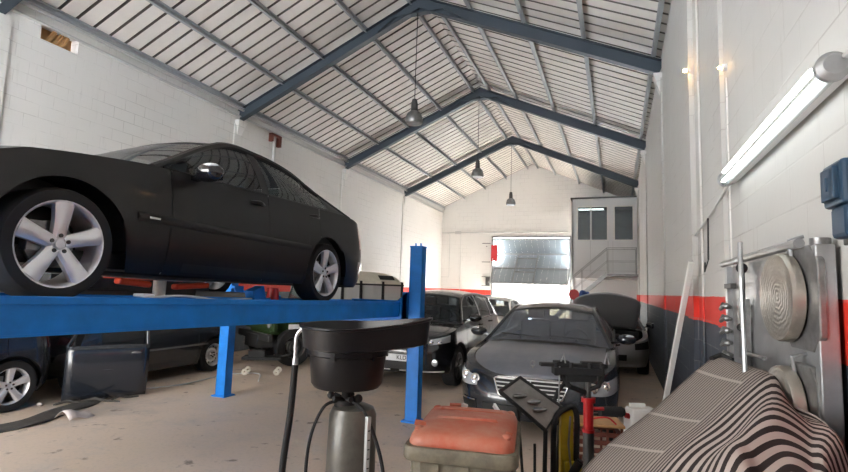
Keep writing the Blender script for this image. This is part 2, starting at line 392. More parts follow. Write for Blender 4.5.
# concrete brackets (inverted wedges) carrying the rafters
def corbel(x, s, y, lab):
    g = G(); zt = 5.60
    g.add([(x, y-.15, zt), (x, y+.15, zt), (x+s*.14, y+.15, zt), (x+s*.14, y-.15, zt), (x, y-.05, zt-.42), (x, y+.05, zt-.42), (x+s*.01, y+.05, zt-.42), (x+s*.01, y-.05, zt-.42)],
          [(0, 1, 2, 3), (7, 6, 5, 4), (0, 4, 5, 1), (1, 5, 6, 2), (2, 6, 7, 3), (3, 7, 4, 0)])
    tag(g.build('wall_bracket', 'block_wall_plain'), lab, 'bracket', 'tapered brackets under the rafter ends')
CB = ['nearest', 'second', 'farthest']
for i, y in enumerate(RY[2:]):
    corbel(XL, 1, y, 'white tapered bracket on left wall under the %s full rafter' % CB[i])
    corbel(XR, -1, y, 'white tapered bracket on right wall under the %s full rafter' % CB[i])
PX = [-8.55, -7.45, -6.36, -5.27, -4.2, -3.68, -2.83, -1.70, -.57, .62]
PN = ['at the left eave', 'lowest free one on the left slope', 'second up the left slope', 'third up the left slope', 'just left of the ridge',
      'just right of the ridge', 'highest free one on the right slope', 'middle of the right slope', 'lowest free one on the right slope', 'at the right eave']
for x, nme in zip(PX, PN):
    g = G(); s = 1 if x > XM else -1; z = rz_(x)
    g.beam((x, YF, z-.06), (x, YB, z-.06), .012, .10, (-s*SL*-1, 0, 1)); g.beam((x+.025, YF, z-.113), (x+.025, YB, z-.113), .06, .012); g.beam((x+.025, YF, z-.012), (x+.025, YB, z-.012), .06, .012)
    tag(g.build('roof_purlin', 'purlin_grey'), 'long light grey steel purlin running down the hall, ' + nme, 'purlin', 'purlins under the corrugated roof')
# left eave gutter angle
g = G(); g.beam((XL+.03, YF, 5.72), (XL+.03, YB, 5.72), .06, .03); g.beam((XL+.12, YF, 5.86), (XL+.12, YB, 5.86), .04, .04)
tag(g.build('eave_angle', 'conduit'), 'grey steel angle along the top of the left wall', 'steel angle')
# outside yard, and the added unseen slab in front
g = G(); g.bb((-40, -60, -.12), (40, YF-.25, -.02)); struct(g.build('ground', 'concrete_out'))  # unseen slab behind the camera, added to temper light rising to the roof
g = G(); g.bb((-30, YB+.2, -.12), (30, 60, -.02)); struct(g.build('ground', 'concrete_out'))
g = G(); g.bb((-30, 36, -.05), (30, 36.3, 1.55)); tag(g.build('boundary_wall', 'white_paint'), 'low pale boundary wall outside beyond the open gate', 'wall')
g = G(); g.bb((-30, 34.5, -.02), (30, 36, .75)); tag(g.build('earth_bank', 'earth'), 'low orange earth bank outside beyond the gate', 'earth bank')
g = G(); g.cyl((-4.42, 29.5, 0), (-4.42, 29.5, 2.5), .045); g.cyl((-4.42, 29.5, 0), (-4.42, 29.5, .04), .12); tag(g.build('fence_post', 'metal_mid'), 'thin grey metal post standing outside the open gate', 'post')

# ---- tilting gate: two leaves folded at a hinge
gate = thing('folding_gate', 'half open grey folding industrial gate in the back wall', 'gate', (0, 0, 0))
def leaf(name, y0, z0, y1, z1, wicket):
    a, b = Vector((0, y0, z0)), Vector((0, y1, z1)); g = G(); x0, x1 = DX0+.06, DX1-.06
    nrm = Vector((1, 0, 0)).cross((b-a).normalized())
    n = 26
    for i in range(n):     # ribbed sheet
        u0, u1 = x0+(x1-x0)*i/n, x0+(x1-x0)*(i+1)/n; o_ = nrm*(.012 if i % 2 else 0)
        g.add([Vector((u0, 0, 0))+a+o_, Vector((u1, 0, 0))+a+o_, Vector((u1, 0, 0))+b+o_, Vector((u0, 0, 0))+b+o_], [(0, 1, 2, 3)])
    lf = g.build(name, 'gate_sheet', gate, recalc=False, solid=.01)
    h = G(); P = lambda x, t: Vector((x, 0, 0)) + a.lerp(b, t) - nrm*.03
    for t in (0.01, .5, .99) if wicket else (.01, .99): h.beam(P(x0, t), P(x1, t), .05, .05)
    for x in (x0, x1): h.beam(P(x, 0), P(x, 1), .05, .05)
    if wicket:
        for x in (-4.75, -3.75): h.beam(P(x, .0), P(x, 1), .05, .05)
        h.beam(P(-4.75, .15), P(-3.75, .15), .05, .05)
        h.beam(P(-4.75, .62), P(-3.75, .62), .05, .05)
    h.build('leaf_frame', 'metal_mid', lf)
leaf('upper_leaf', 25.25, 4.32, 26.15, 3.62, False); leaf('lower_leaf', 26.15, 3.56, 24.35, 2.02, True)
g = G()
for x in (DX0+.02, DX1-.02): g.bb((x-.04, 25.1, 0), (x+.04, 25.2, DZ))
g.bb((DX0, 25.1, DZ-.08), (DX1, 25.2, DZ)); g.build('gate_frame', 'metal_mid', gate)
g = G()
for x in (DX0+.1, DX1-.1): g.beam((x, 25.3, 4.2), (x, 24.4, 2.05), .03, .03)
g.build('side_arm', 'white_paint', gate)
tag(G().bb((-5.93, 24.90, 3.15), (-5.62, 24.94, 3.95)).build('sign_board', 'red_paint'), 'small red board hanging at the left side of the gate opening', 'sign')
# ladder-like rack left of gate
g = G()
for x in (-6.42, -5.98): g.beam((x, 25.0, 1.9), (x, 25.0, 4.05), .03, .03)
for z in (1.9, 2.35, 3.1, 4.05): g.beam((-6.42, 25.0, z), (-5.98, 25.0, z), .03, .03)
for z in (2.0, 3.9): g.beam((-6.2, 25.0, z), (-6.2, 25.13, z), .03, .03)
g.bb((-6.2, 24.95, 1.92), (-6.0, 25.1, 2.33)); tag(g.build('wall_rack', 'metal_dark'), 'narrow dark metal rack on back wall left of the gate', 'rack')
g = G(); g.tube([(XL+.03, 25.08, 4.62), (-2.2, 25.08, 4.62)], .022); g.tube([(-8.3, 25.09, 4.62), (-8.2, 25.09, 4.45), (-8.2, 25.09, 2.3)], .012); g.tube([(-7.6, 25.1, 4.6), (-7.6, 25.1, 1.5)], .01)
g.tube([(-8.2, 25.09, 2.3), (XL+.02, 25.09, 2.3)], .012); g.bb((-7.9, 25.04, 4.55), (-7.6, 25.13, 4.7))
tag(g.build('wall_conduit', 'conduit'), 'thin grey conduit with small box crossing the back wall', 'conduit')
# alarm bell etc on left wall
g = G(); g.tube([(XL+.06, 10.87, 5.62), (XL+.06, 10.87, 3.2)], .045); o = g.build('drain_pipe', 'conduit')
tag(o, 'grey vertical pipe on left wall under the roof, above the lifted car', 'pipe')
g = G(); g.bb((XL, 10.70, 5.44), (XL+.12, 10.76, 5.66)); g.bb((XL, 11.02, 5.36), (XL+.12, 11.10, 5.66)); g.bb((XL, 10.7, 5.60), (XL+.12, 11.1, 5.66)); tag(g.build('pipe_clamp', 'crate_red'), 'rusty clamp around the vertical pipe on the left wall', 'clamp')
# stuff in vent hole
g = G()
for i in range(9):
    a = random.random()*.4; g.tube([(XL-.12, 5.1+a, 5.5), (XL-.1+.04*random.random(), 5.15+a, 5.6), (XL-.08, 5.1+a+.1, 5.72)], .02, 6)
g.bb((XL-.19, 4.99, 5.48), (XL-.17, 5.57, 5.74)); tag(g.build('vent_filling', 'wood'), 'brown debris stuffed in the hole high in the left wall', 'debris')

# ---- office mezzanine, Y 21.5..25.1
OY = 21.5
off = thing('mezzanine_office', 'pale raised office cabin with windows in the far right corner', 'office', (0, 0, 0))
g = G(); ox0, ox1, oz0, oz1 = -1.72, .76, 2.45, 5.56
g.bb((ox0, OY, oz0), (ox1, OY+.06, 3.81)); g.bb((ox0, OY, 5.25), (ox1, OY+.06, oz1)); g.bb((ox0, OY, 3.81), (-1.55, OY+.06, 5.25)); g.bb((-.30, OY, 3.81), (-.12, OY+.06, 5.25)); g.bb((.66, OY, 3.81), (ox1, OY+.06, 5.25))
g.bb((ox0, OY, oz0), (ox0+.06, YB, oz1)); g.build('cabin_wall', 'office_white', off)
g = G(); g.bb((ox0, OY, oz0-.18), (ox1, YB, oz0)); g.build('cabin_floor', 'office_white', off)
g = G(); g.bb((ox0-.06, OY-.08, oz1), (ox1, YB, oz1+.05)); g.build('cabin_roof', 'metal_dark', off)
for x0, x1, mid in ((-1.55, -.30, -.98), (-.12, .66, None)):
    h = G(); y = OY-.01
    for a, b in (((x0, 3.81), (x1, 3.86)), ((x0, 5.20), (x1, 5.25)), ((x0, 3.81), (x0+.06, 5.25)), ((x1-.06, 3.81), (x1, 5.25))): h.bb((a[0], y-.02, a[1]), (b[0], y+.05, b[1]))
    if mid: h.bb((mid-.03, y-.02, 3.81), (mid+.03, y+.05, 5.25))
    fr = h.build('window_frame', 'white_paint', off); G().bb((x0+.05, OY+.02, 3.85), (x1-.05, OY+.025, 5.21)).build('pane', 'office_glass', fr)
    sl = G()
    for i in range(22): z = 3.9+i*.055; sl.beam((x0+.08, OY+.12, z), (x1-.08, OY+.12, z), .03, .004, (0, -1, .6))
    if mid: sl.build('window_blind', 'office_white', off)
h = G()
for x in (-1.0, -.32, -.14): h.bb((x-.008, OY-.006, 2.5), (x+.008, OY, 3.8))
h.bb((-1.6, OY-.006, 2.6), (.7, OY, 2.612)); h.build('panel_joint', 'conduit', off)
g = G(); g.bb((-1.7, OY, 0), (-1.6, OY+.1, 2.3)); g.bb((-1.7, 22.6, 0), (.76, 22.7, 2.3)); g.build('support', 'office_white', off)
# office ceiling lights reflecting: small lit strip lamp inside
g = G(); g.bb((-1.5, 22.2, 5.2), (-.5, 22.32, 5.26)); o = g.build('strip_light', 'lamp_tube'); tag(o, 'lit strip light inside the raised office', 'light')
# stairs
st = thing('staircase', 'grey metal staircase with railings leading up to the raised office', 'stairs', (0, 0, 0))
s0, s1 = Vector((-3.1, 20.9, .0)), Vector((-.35, 20.9, 2.45))
g = G()
for y in (20.55, 21.25): g.beam(s0+Vector((0, y-20.9, 0)), s1+Vector((0, y-20.9, 0)), .04, .14)
g.build('stringer', 'galvanised', st)
for i in range(12):
    p = s0.lerp(s1, (i+.7)/12.4); G().bb((p.x-.13, 20.57, p.z-.015), (p.x+.13, 21.23, p.z+.015)).build('tread', 'metal_mid', st)
g = G(); g.bb((-.35, 20.5, 2.37), (.76, 21.45, 2.45)); g.build('landing', 'metal_mid', st)
for y in (20.52, 21.28):
    h = G(); o1 = Vector((0, y-20.9, 1.0)); o2 = Vector((0, y-20.9, .5)); h.tube([s0+o1, s1+o1, Vector((.72, y, 3.45))], .016); h.tube([s0+o2, s1+o2, Vector((.72, y, 2.95))], .010)
    for t in (0, .33, .66, 1): h.tube([s0.lerp(s1, t)+Vector((0, y-20.9, 0)), s0.lerp(s1, t)+o1], .011)
    h.tube([(.7, y, 2.45), (.7, y, 3.45)], .018); h.build('railing', 'galvanised', st)
# red disc + blue bundle by stairs
g = G(); g.lathe([(0, 0), (.2, 0), (.2, .03), (0, .03)], (-1.55, 20.3, 1.62), 'y', 24); g.cyl((-1.55, 20.33, 0), (-1.55, 20.33, 1.7), .02); g.cyl((-1.55, 20.33, 0), (-1.55, 20.33, .03), .15)
tag(g.build('round_sign', 'red_paint', smooth=True), 'round red sign on a thin post at the foot of the office stairs', 'sign')
g = G(); random.seed(3)
for i in range(9): g.sph((-1.15+random.uniform(-.14, .14), 20.3+random.uniform(-.05, .05), 1.63+random.uniform(-.09, .1)), .09, 8)
g.cyl((-1.15, 20.3, 0), (-1.15, 20.3, 1.6), .03)
tag(g.build('blue_bundle', mat('blue_cloth', (.03, .07, .25), .7), smooth=True), 'dark blue bundle beside the red sign by the office stairs', 'bundle')

# ================================================================== PENDANT LAMPS
def pendant():
    t = thing('pendant_lamp', '', 'lamp', (0, 0, 0), 0, 'pendant lamps under the ridge')
    G().tube([(0, 0, .42), (.0, 0, 2.5)], .008, 6).build('cord', 'ink', t)
    g = G(); g.lathe([(0, .44), (.05, .44), (.07, .34), (.075, .2), (.11, .14), (.12, .10)], (0, 0, 0), 'z', 20); g.build('housing', 'metal_dark', t, smooth=True)
    g = G(); g.lathe([(.06, .20), (.15, .13), (.19, .0), (.185, -.06), (.17, -.09), (.0, -.10)], (0, 0, 0), 'z', 24); g.build('shade', 'metal_mid', t, smooth=True)
    return t
p0 = pendant()
for i, (y, lab) in enumerate(((9.5, 'grey bell shaped pendant lamp on cord, nearest and largest of three'), (14.7, 'grey bell pendant lamp hanging under the middle of the roof, second of three'), (19.9, 'small grey pendant lamp hanging in front of the back wall, farthest of three'))):
    p = p0 if i == 0 else copy_tree(p0)
    p.location = (-3.97, y, 5.2); p['label'] = lab
# ================================================================== RIGHT WALL ITEMS
t = thing('fluorescent_fitting', 'lit twin tube fluorescent fitting in clear cover on right wall', 'light', (.68, 0, 2.48))
g = G(); g.beam((.045, 2.06, 0), (.045, 3.84, 0), .05, .07); g.build('back_box', 'office_white', t, bevel=.008)
for z in (-.03, .03): G().cyl((-.012, 2.14, z), (-.012, 3.76, z), .013, n=10).build('tube', 'lamp_tube', t)
g = G()
g.grid(lambda u, v: (.02-.052*math.sin(PI*v), 2.04+(3.84-2.04)*u, -.052*math.cos(PI*v)), 4, 12); g.build('cover', 'clear_plastic', t, smooth=True, recalc=False)
for y in (2.03, 3.85):
    G().lathe([(0, -.02), (.035, -.02), (.052, .0), (.052, .02), (0, .02)], (.015, y, 0), 'y', 20).build('end_cap', 'galvanised', t, smooth=True)
g = G(); g.tube([(.72, 2.0, 2.5), (.74, 1.2, 2.53), (.74, -1.5, 2.6)], .011, 8); g.tube([(.72, 3.9, 2.46), (.745, 4.6, 2.40), (.745, 5.7, 2.30)], .011, 8)
tag(g.build('light_cable', 'conduit'), 'grey cable conduit running to the wall light fitting', 'conduit')
for i, (y, z, lab) in enumerate(((5.7, 4.04, 'small glowing warm bulb high on the right wall near the rafter end'), (4.12, 3.38, 'small warm bulb on the right wall nearer the tube light'))):
    t = thing('wall_bulb', lab, 'bulb', (.74 if i else .70, y, z), 0, 'small warm bulbs on the right wall')
    G().sph((-.02, 0, 0), .017 if i == 0 else .009, 12).build('glass', 'bulb', t, smooth=True); G().lathe([(0, .03), (.025, .03), (.025, .0)], (0, 0, 0), 'x', 12).build('socket', 'office_white', t)
g = G(); g.tube([(.765, 4.12, 0.3), (.765, 4.12, 3.3)], .006, 8); tag(g.build('wall_conduit', 'block_wall_plain'), 'vertical grey conduit on right wall left of the metal panel', 'conduit')
g = G(); g.tube([(.755, 5.35, .2), (.755, 5.35, 5.9)], .010, 8); tag(g.build('wall_conduit', 'block_wall'), 'tall vertical pipe beside the pilaster on the right wall', 'conduit')
g = G(); g.tube([(.74, 4.9, 2.36), (.735, 4.9, 2.0)], .008, 6); g.tube([(.735, 4.9, 2.0), (.71, 4.93, 1.9), (.72, 4.97, 1.98)], .006, 6); tag(g.build('hanging_wire', 'ink'), 'short dark wire hanging on the right wall', 'wire')
# leaning white pole
g = G(); g.beam((.68, 5.5, 2.02), (.40, 6.35, .0), .05, .035); o = g.build('leaning_pole', 'white_paint', bevel=.004); tag(o, 'white wooden batten leaning against the right wall', 'batten')
# dark blue box
t = thing('socket_box', 'dark blue plastic socket box pair on right wall above the metal panel', 'socket box', (.77, 0, 0))
g = G(); g.bb((-.085, 1.98, 2.0), (0, 2.15, 2.15)); b = g.build('upper_box', 'blue_box', t, bevel=.012); 
g = G(); g.bb((-.10, 2.01, 2.02), (-.083, 2.12, 2.13)); g.bb((-.105, 2.06, 2.05), (-.099, 2.07, 2.10)); g.build('box_cover', 'blue_box', b, bevel=.005)
G().bb((-.08, 1.98, 1.89), (0, 2.11, 2.0)).build('lower_box', 'blue_box', t, bevel=.015)
G().bb((-.05, 2.0, 1.87), (0, 2.10, 1.892)).build('cable_gland', 'metal_dark', t, bevel=.004)

# ---- steel board with turntable plates (alignment plates) leaning at the wall
pb = thing('steel_board', 'galvanised steel storage board with top rail standing on right wall', 'board', (0, 0, 0))
g = G(); g.bb((.70, 2.26, .35), (.735, 3.8, 1.88)); g.build('sheet', 'galvanised', pb, bevel=.003)
g = G(); g.bb((.685, 2.25, .3), (.75, 2.30, 1.89)); g.build('side_channel', 'galvanised', pb, bevel=.006)
g = G(); g.tube([(.66, 3.84, 1.90), (.66, 2.33, 1.90)], .02, 10); g.build('top_rail', 'galvanised', pb, smooth=True)
g = G(); g.lathe([(0, 0), (.03, 0), (.034, .01), (.034, .03), (0, .03)], (.715, 2.29, 1.885), 'z', 16); g.build('corner_cap', 'metal_mid', pb, smooth=True)
g = G(); g.bb((.67, 3.78, 0), (.74, 3.84, 1.88)); g.bb((.67, 2.26, 0), (.74, 2.30, .35)); g.build('far_channel', 'galvanised', pb)
m_ring = mat('ring_steel', (.40, .38, .35), .3, .85)
def ringmat():
    m = bpy.data.materials.new('turned_disc'); m.use_nodes = True; nt = m.node_tree; b = nt.nodes['Principled BSDF']; N = nt.nodes.new; L = nt.links.new
    b.inputs['Metallic'].default_value = .8; b.inputs['Roughness'].default_value = .32; b.inputs['Base Color'].default_value = (.50, .47, .42, 1)
    tc = N('ShaderNodeTexCoord'); w = N('ShaderNodeTexWave'); w.wave_type = 'RINGS'; w.rings_direction = 'X'; w.inputs['Scale'].default_value = 16; w.inputs['Distortion'].default_value = 4; w.inputs['Detail'].default_value = 3; w.inputs['Detail Scale'].default_value = 2
    L(tc.outputs['Object'], w.inputs['Vector']); bp = N('ShaderNodeBump'); bp.inputs['Strength'].default_value = .35; bp.inputs['Distance'].default_value = .004; L(w.outputs['Fac'], bp.inputs['Height']); L(bp.outputs[0], b.inputs['Normal'])
    MATS['turned_disc'] = m
ringmat()
def plate(y, z, lab, sc=1, tilt=0, tw=0):
    t = thing('turntable_plate', lab, 'turntable plate', (.637, y, z), 0, 'wheel turntable plates hung on the steel board'); t.rotation_euler = (0, R(tilt), R(tw))
    a = .175*sc; c = .06*sc
    g = G(); g.prism([(-a*.9+c, -a*1.15), (a*.9-c, -a*1.15), (a*.9, -a*1.15+c), (a*.9, a*1.15-c), (a*.9-c, a*1.15), (-a*.9+c, a*1.15), (-a*.9, a*1.15-c), (-a*.9, -a*1.15+c)], .03, .058, 'x')
    g.v = [(x, y_-.05*sc, z_) for x, y_, z_ in g.v]; g.build('base_plate', 'metal_mid', t, bevel=.006)
    g = G(); g.lathe([(0, -.028), (.155*sc, -.028), (.175*sc, -.022), (.18*sc, -.01), (.18*sc, .02), (.16*sc, .03), (0, .03)], (0, .04*sc, 0), 'x', 40); o = g.build('round_disc', 'turned_disc', t, smooth=True)
    G().tube([(.02, -.02, .15*sc), (.01, -.03, .23*sc), (.06, -.03, .245*sc)], .008, 8).build('hook', 'galvanised', t, smooth=True)
    return t
plate(2.44, 1.69, 'round textured steel turntable plate hanging highest on the steel board', 1.0, 0, 5)
plate(2.46, 1.25, 'lower round steel turntable plate partly behind the striped cloth', .9, 0, 4)
t = thing('tool_bar', 'dark steel bar with clamp head hanging on the steel board', 'tool bar', (.66, 3.30, 0), 0)
g = G(); g.cyl((0, 0, 1.0), (0, 0, 1.84), .014); g.cyl((.0, -.25, 1.1), (0, -.05, 1.36), .02); g.build('rod', 'metal_dark', t, smooth=True)
G().sph((0, 0, 1.85), .03, 10).build('knob', 'rubber', t, smooth=True); G().sph((-.02, -.04, 1.52), .022, 10).build('knob', 'rubber', t, smooth=True)
g = G(); g.bb((-.02, -.03, 1.35), (.03, .03, 1.68)); g.build('slider', 'metal_mid', t, bevel=.004)
g = G(); g.tube([(.0, 0, 1.38), (-.01, -.45, 1.40)], .010); g.build('cross_arm', 'metal_mid', t)
g = G(); g.tube([(-.06, -.48, 1.95), (-.07, -.53, 1.78), (-.07, -.55, 1.3), (-.04, -.58, .9)], .011, 8); tag(g.build('hanging_rod', 'galvanised'), 'long thin steel rod hanging in front of the upper disc', 'rod')
bpy.data.objects['hanging_rod'].location = (.62, 3.3, 0)
PG = thing('clamp_rack', 'dark rail with a column of small steel hooks at far end of the board', 'hook rail', (.66, 3.66, 0))
g = G(); g.bb((-.01, -.1, 1.74), (.02, .1, 1.77)); g.build('rail', 'metal_dark', PG)
for i in range(6):
    z = 1.62-.075*i; g = G(); g.tube([(.02, .07, z), (-.03, .05, z+.02), (-.05, 0, z-.01), (-.03, -.06, z+.02)], .012, 8); g.sph((-.03, -.07, z+.01), .02, 8); g.build('hook', 'metal_mid', PG, smooth=True)

# ================================================================== CARS
def wheel_mesh(parent, name, r, w, kind, side, loc, rimr=None, rm='alloy', tm='rubber'):
    """axis along y, outer face towards side*y"""
    rr = rimr or r*.74
    wt = bpy.data.objects.new(name, None)
    g = G(); s = side
    prof = [(rr*.97, -w*.5), (rr*1.04, -w*.5), (r*.95, -w*.49), (r*.99, -w*.40), (r, -w*.25), (r, w*.25), (r*.99, w*.40), (r*.95, w*.49), (rr*1.06, w*.5), (rr, w*.47), (rr*.97, w*.3)]
    g.lathe([(a, b*s) for a, b in prof], loc, 'y', 44)
    ty = g.build(name, tm, parent, smooth=40)
    g = G(); g.lathe([(rr*.93, -w*.45*s), (rr*.93, w*.30*s), (rr*.96, w*.42*s), (rr*1.0, w*.48*s), (rr*1.03, w*.49*s), (rr*1.03, w*.44*s), (rr*.97, w*.3*s)], loc, 'y', 44)
    yo = w*.40*s
    def spoke(a, w0, w1, r0, r1, dy0, dy1, th):
        ca, sa = math.cos(a), math.sin(a); vs = []
        for rad, ww, dy in ((r0, w0, dy0), ((r0+r1)/2, (w0+w1)/2*.93, (dy0+dy1)/2+.004*s), (r1, w1, dy1)):
            for q, d in ((-1, 0), (-.55, .012*s), (.55, .012*s), (1, 0), (1, -th*s), (-1, -th*s)):
                x = rad*ca - q*ww/2*sa; z = rad*sa + q*ww/2*ca
                vs.append((loc[0]+x, loc[1]+yo+dy+d, loc[2]+z))
        fs = []
        for k in range(2):
            for i in range(6): fs.append((k*6+i, k*6+(i+1) % 6, (k+1)*6+(i+1) % 6, (k+1)*6+i))
        fs += [tuple(range(6)), tuple(range(17, 11, -1))]
        g.add(vs, fs)
    if kind == 'five':
        for k in range(5): spoke(PI/2+2*PI*k/5, rr*.30, rr*.46, rr*.14, rr*.985, -.010*s, .010*s, .035)
        g.lathe([(0, yo+.004*s-.01*s), (rr*.17, yo-.006*s), (rr*.26, yo-.016*s), (rr*.28, yo-.05*s)], (loc[0], loc[1], loc[2]), 'y', 24)
    elif kind == 'multi':
        for k in range(10): spoke(PI/2+2*PI*k/10, rr*.10, rr*.14, rr*.15, rr*.97, -.01*s, .0, .03)
        g.lathe([(0, yo), (rr*.2, yo), (rr*.25, yo-.04*s)], loc, 'y', 20)
    else:   # steel wheel with holes
        g.lathe([(0, yo-.02*s), (rr*.28, yo-.02*s), (rr*.32, yo-.06*s), (rr*.45, yo-.03*s), (rr*.60, yo-.03*s), (rr*.92, yo-.09*s)], loc, 'y', 28)
    rim = g.build('rim', rm, ty, smooth=30)
    g = G()
    for k in range(5):
        a = PI/2+2*PI*(k+.5)/5 if kind != 'five' else PI/2+2*PI*k/5
        x, z = rr*.20*math.cos(a), rr*.20*math.sin(a)
        g.cyl((loc[0]+x*1.0, loc[1]+yo-.02*s, loc[2]+z), (loc[0]+x, loc[1]+yo+.010*s, loc[2]+z), .012, n=8)
    if kind == 'steel':
        for k in range(10):
            a = 2*PI*k/10; g.cyl((loc[0]+rr*.72*math.cos(a), loc[1]+yo-.06*s, loc[2]+rr*.72*math.sin(a)), (loc[0]+rr*.72*math.cos(a), loc[1]+yo-.045*s, loc[2]+rr*.72*math.sin(a)), rr*.08, n=10)
    g.build('wheel_bolts', 'metal_dark', rim)
    g = G(); g.lathe([(0, .01*s), (r*.42, .01*s), (r*.42, -.015*s), (0, -.015*s)], loc, 'y', 32); g.box((loc[0]+r*.3, loc[1]+.01*s, loc[2]+r*.12), (.09, .07, .17)); g.build('brake_disc', 'metal_mid', ty, smooth=30)
    bpy.data.objects.remove(wt)
    return ty

def star(g, c, r, T):
    """three pointed star in a ring, drawn in the local y-z plane then transformed by T"""
    n = 28
    g.tube([T((r*math.cos(2*PI*k/n), r*math.sin(2*PI*k/n))) for k in range(n+1)], r*.07, 6, caps=False)
    for k in range(3):
        a = PI/2+2*PI*k/3; g.tube([T((0, 0)), T((r*.98*math.cos(a), r*.98*math.sin(a)))], [r*.16, r*.03], 6)

def car(name, label, loc, rz, P, rot=None, group=None):
    t = thing(name, label, P.get('cat', 'car'), loc, rz, group)
    if rot: t.rotation_euler = rot
    xF, xR, Wd, wb, wr = P['xF'], P['xR'], P['W'], P['wb'], P['wr']
    zs_, n_, lf, lr = P['zs'], P.get('n', 2.7), P.get('lf', .75), P.get('lr', .6)
    inset = P.get('inset', [(.15, .10), (.22, .045), (.35, .012), (.55, 0), (.72, .012), (.85, .035), (1.0, .06)])
    ff = P.get('ff', [(.15, -.10), (.25, -.02), (.42, 0), (.55, -.03), (.7, -.12), (.8, -.22)])
    rf = P.get('rf', [(.15, .12), (.3, .02), (.5, 0), (.75, .03), (1.0, .10)])
    sill = P.get('sill', .21); M = P['paint']; dust = P.get('deck', M)  # deck material; on the saloon, dust plus haze painted in
    fx, rx_ = wb/2, -wb/2; Ra = P.get('Ra', wr*1.14)
    zs = lambda x: ip(zs_, x)
    NF = 30
    def outl(u, z):
        """u in [0,3]: 0-1 front corner, 1-2 side, 2-3 rear corner; left side (y>0)"""
        e = 2/n_
        f_, r_ = ip(ff, z), ip(rf, z); w = Wd - ip(inset, z)
        if u <= 1:
            a = u*PI/2; return Vector((xF-lf + (lf+f_)*max(0, math.cos(a))**e, w*max(0, math.sin(a))**e, z))
        if u >= 2:
            a = (3-u)*PI/2; return Vector((xR+lr - (lr-r_)*max(0, math.cos(a))**e, w*max(0, math.sin(a))**e, z))
        tt = u-1; x0, x1 = xF-lf, xR+lr; return Vector((x0+(x1-x0)*tt, w+P.get('bulge', .012)*math.sin(PI*tt), z))
    def u_of_x(x, z=.6):
        lo, hi = 0., 3.
        for _ in range(40):
            md = (lo+hi)/2
            if outl(md, z).x > x: lo = md
            else: hi = md
        return (lo+hi)/2
    def outn(u, z, off):
        p = outl(u, z); a = outl(max(0, u-.01), z); b = outl(min(3, u+.01), z); d = b-a
        nn = Vector((d.y, -d.x, 0)); nn = -nn if nn.y < 0 or (abs(nn.y) < 1e-6 and False) else nn
        if u < .02: nn = Vector((1, 0, 0))
        if u > 2.98: nn = Vector((-1, 0, 0))
        nn = Vector((abs(d.y)*(1 if u < 1.5 else -1), abs(d.x), 0)).normalized() if .02 <= u <= 2.98 else nn
        return p + nn*off
    # stations
    us = set([0, 3]); 
    for k in range(NF+1): us.add(k/NF); us.add(2+k/NF)
    for k in range(61): us.add(1+k/60)
    for c in (fx, rx_):
        for k in range(25):
            a = PI*k/24; us.add(u_of_x(c+Ra*math.cos(a), wr))
    gaps = []
    for gx in P.get('doors', []):
        a, b = u_of_x(gx+.005), u_of_x(gx-.005); us.add(a); us.add(b); gaps.append((a, b))
    us = sorted(us); U = [us[0]]
    for u in us[1:]:
        if u-U[-1] > 1e-5: U.append(u)
    def zb(x):
        z = sill
        for c in (fx, rx_):
            d = abs(x-c)
            if d < Ra: z = max(z, wr+math.sqrt(Ra*Ra-d*d)*.98)
        return z
    NV = 14
    def col(u):
        p = outl(u, .6); b, tt = zb(p.x), zs(p.x); return [outl(u, b+(tt-b)*(1-(1-j/NV)**1.25)) for j in range(NV+1)]
    cols = [col(u) for u in U]
    ed = .035   # rounded top edge
    for c in cols:
        c[-1] = c[-1] + Vector((0, 0, 0)); 
    ndoor = len(P.get('doors', []))
    parts = {}
    def part(k): return parts.setdefault(k, G())
    dx = P.get('doors', []); names = ['front_door', 'rear_door']
    for i in range(len(U)-1):
        um = (U[i]+U[i+1])/2
        if any(a-1e-7 <= um <= b+1e-7 for a, b in gaps): continue
        x = outl(um, .6).x; key = 'body'
        for j in range(len(dx)-1):
            if dx[j+1] < x < dx[j]: key = names[j]
        if x > fx+Ra: key = 'front_bumper' 
        if x < rx_-Ra: key = 'rear_bumper'
        for sd in (1, -1):
            kk = key+('_l' if sd > 0 else '_r') if 'door' in key else key
            zsplit = P.get('bsplit', .52)
            for j in range(NV):
                k2 = kk
                if 'bumper' in kk and (cols[i][j].z+cols[i][j+1].z)/2 > zsplit: k2 = 'body'
                q = [Vector((p.x, p.y*sd, p.z)) for p in (cols[i][j], cols[i+1][j], cols[i+1][j+1], cols[i][j+1])]
                part(k2).add(q, [(0, 1, 2, 3)])
    # decks
    xc0, xrd = P['cowl'], P['rdeck']
    cr = P.get('crown', [(xR, .02), (xrd, .04), (xc0, .05), (xF-.2, .05), (xF, .01)])
    ND = 12
    def deckpt(i, tt):
        p = cols[i][-1]; y = p.y*tt; a = abs(tt)
        z = p.z + ip(cr, p.x)*(1-a**2.2) + P.get('bulges', 0)*max(0, 1-((a-.5)/.16)**2)*(1 if p.x > xc0 else 0)*min(1, max(0, (xF-p.x)*2))
        return Vector((p.x, y, z))
    hoodedge = .88
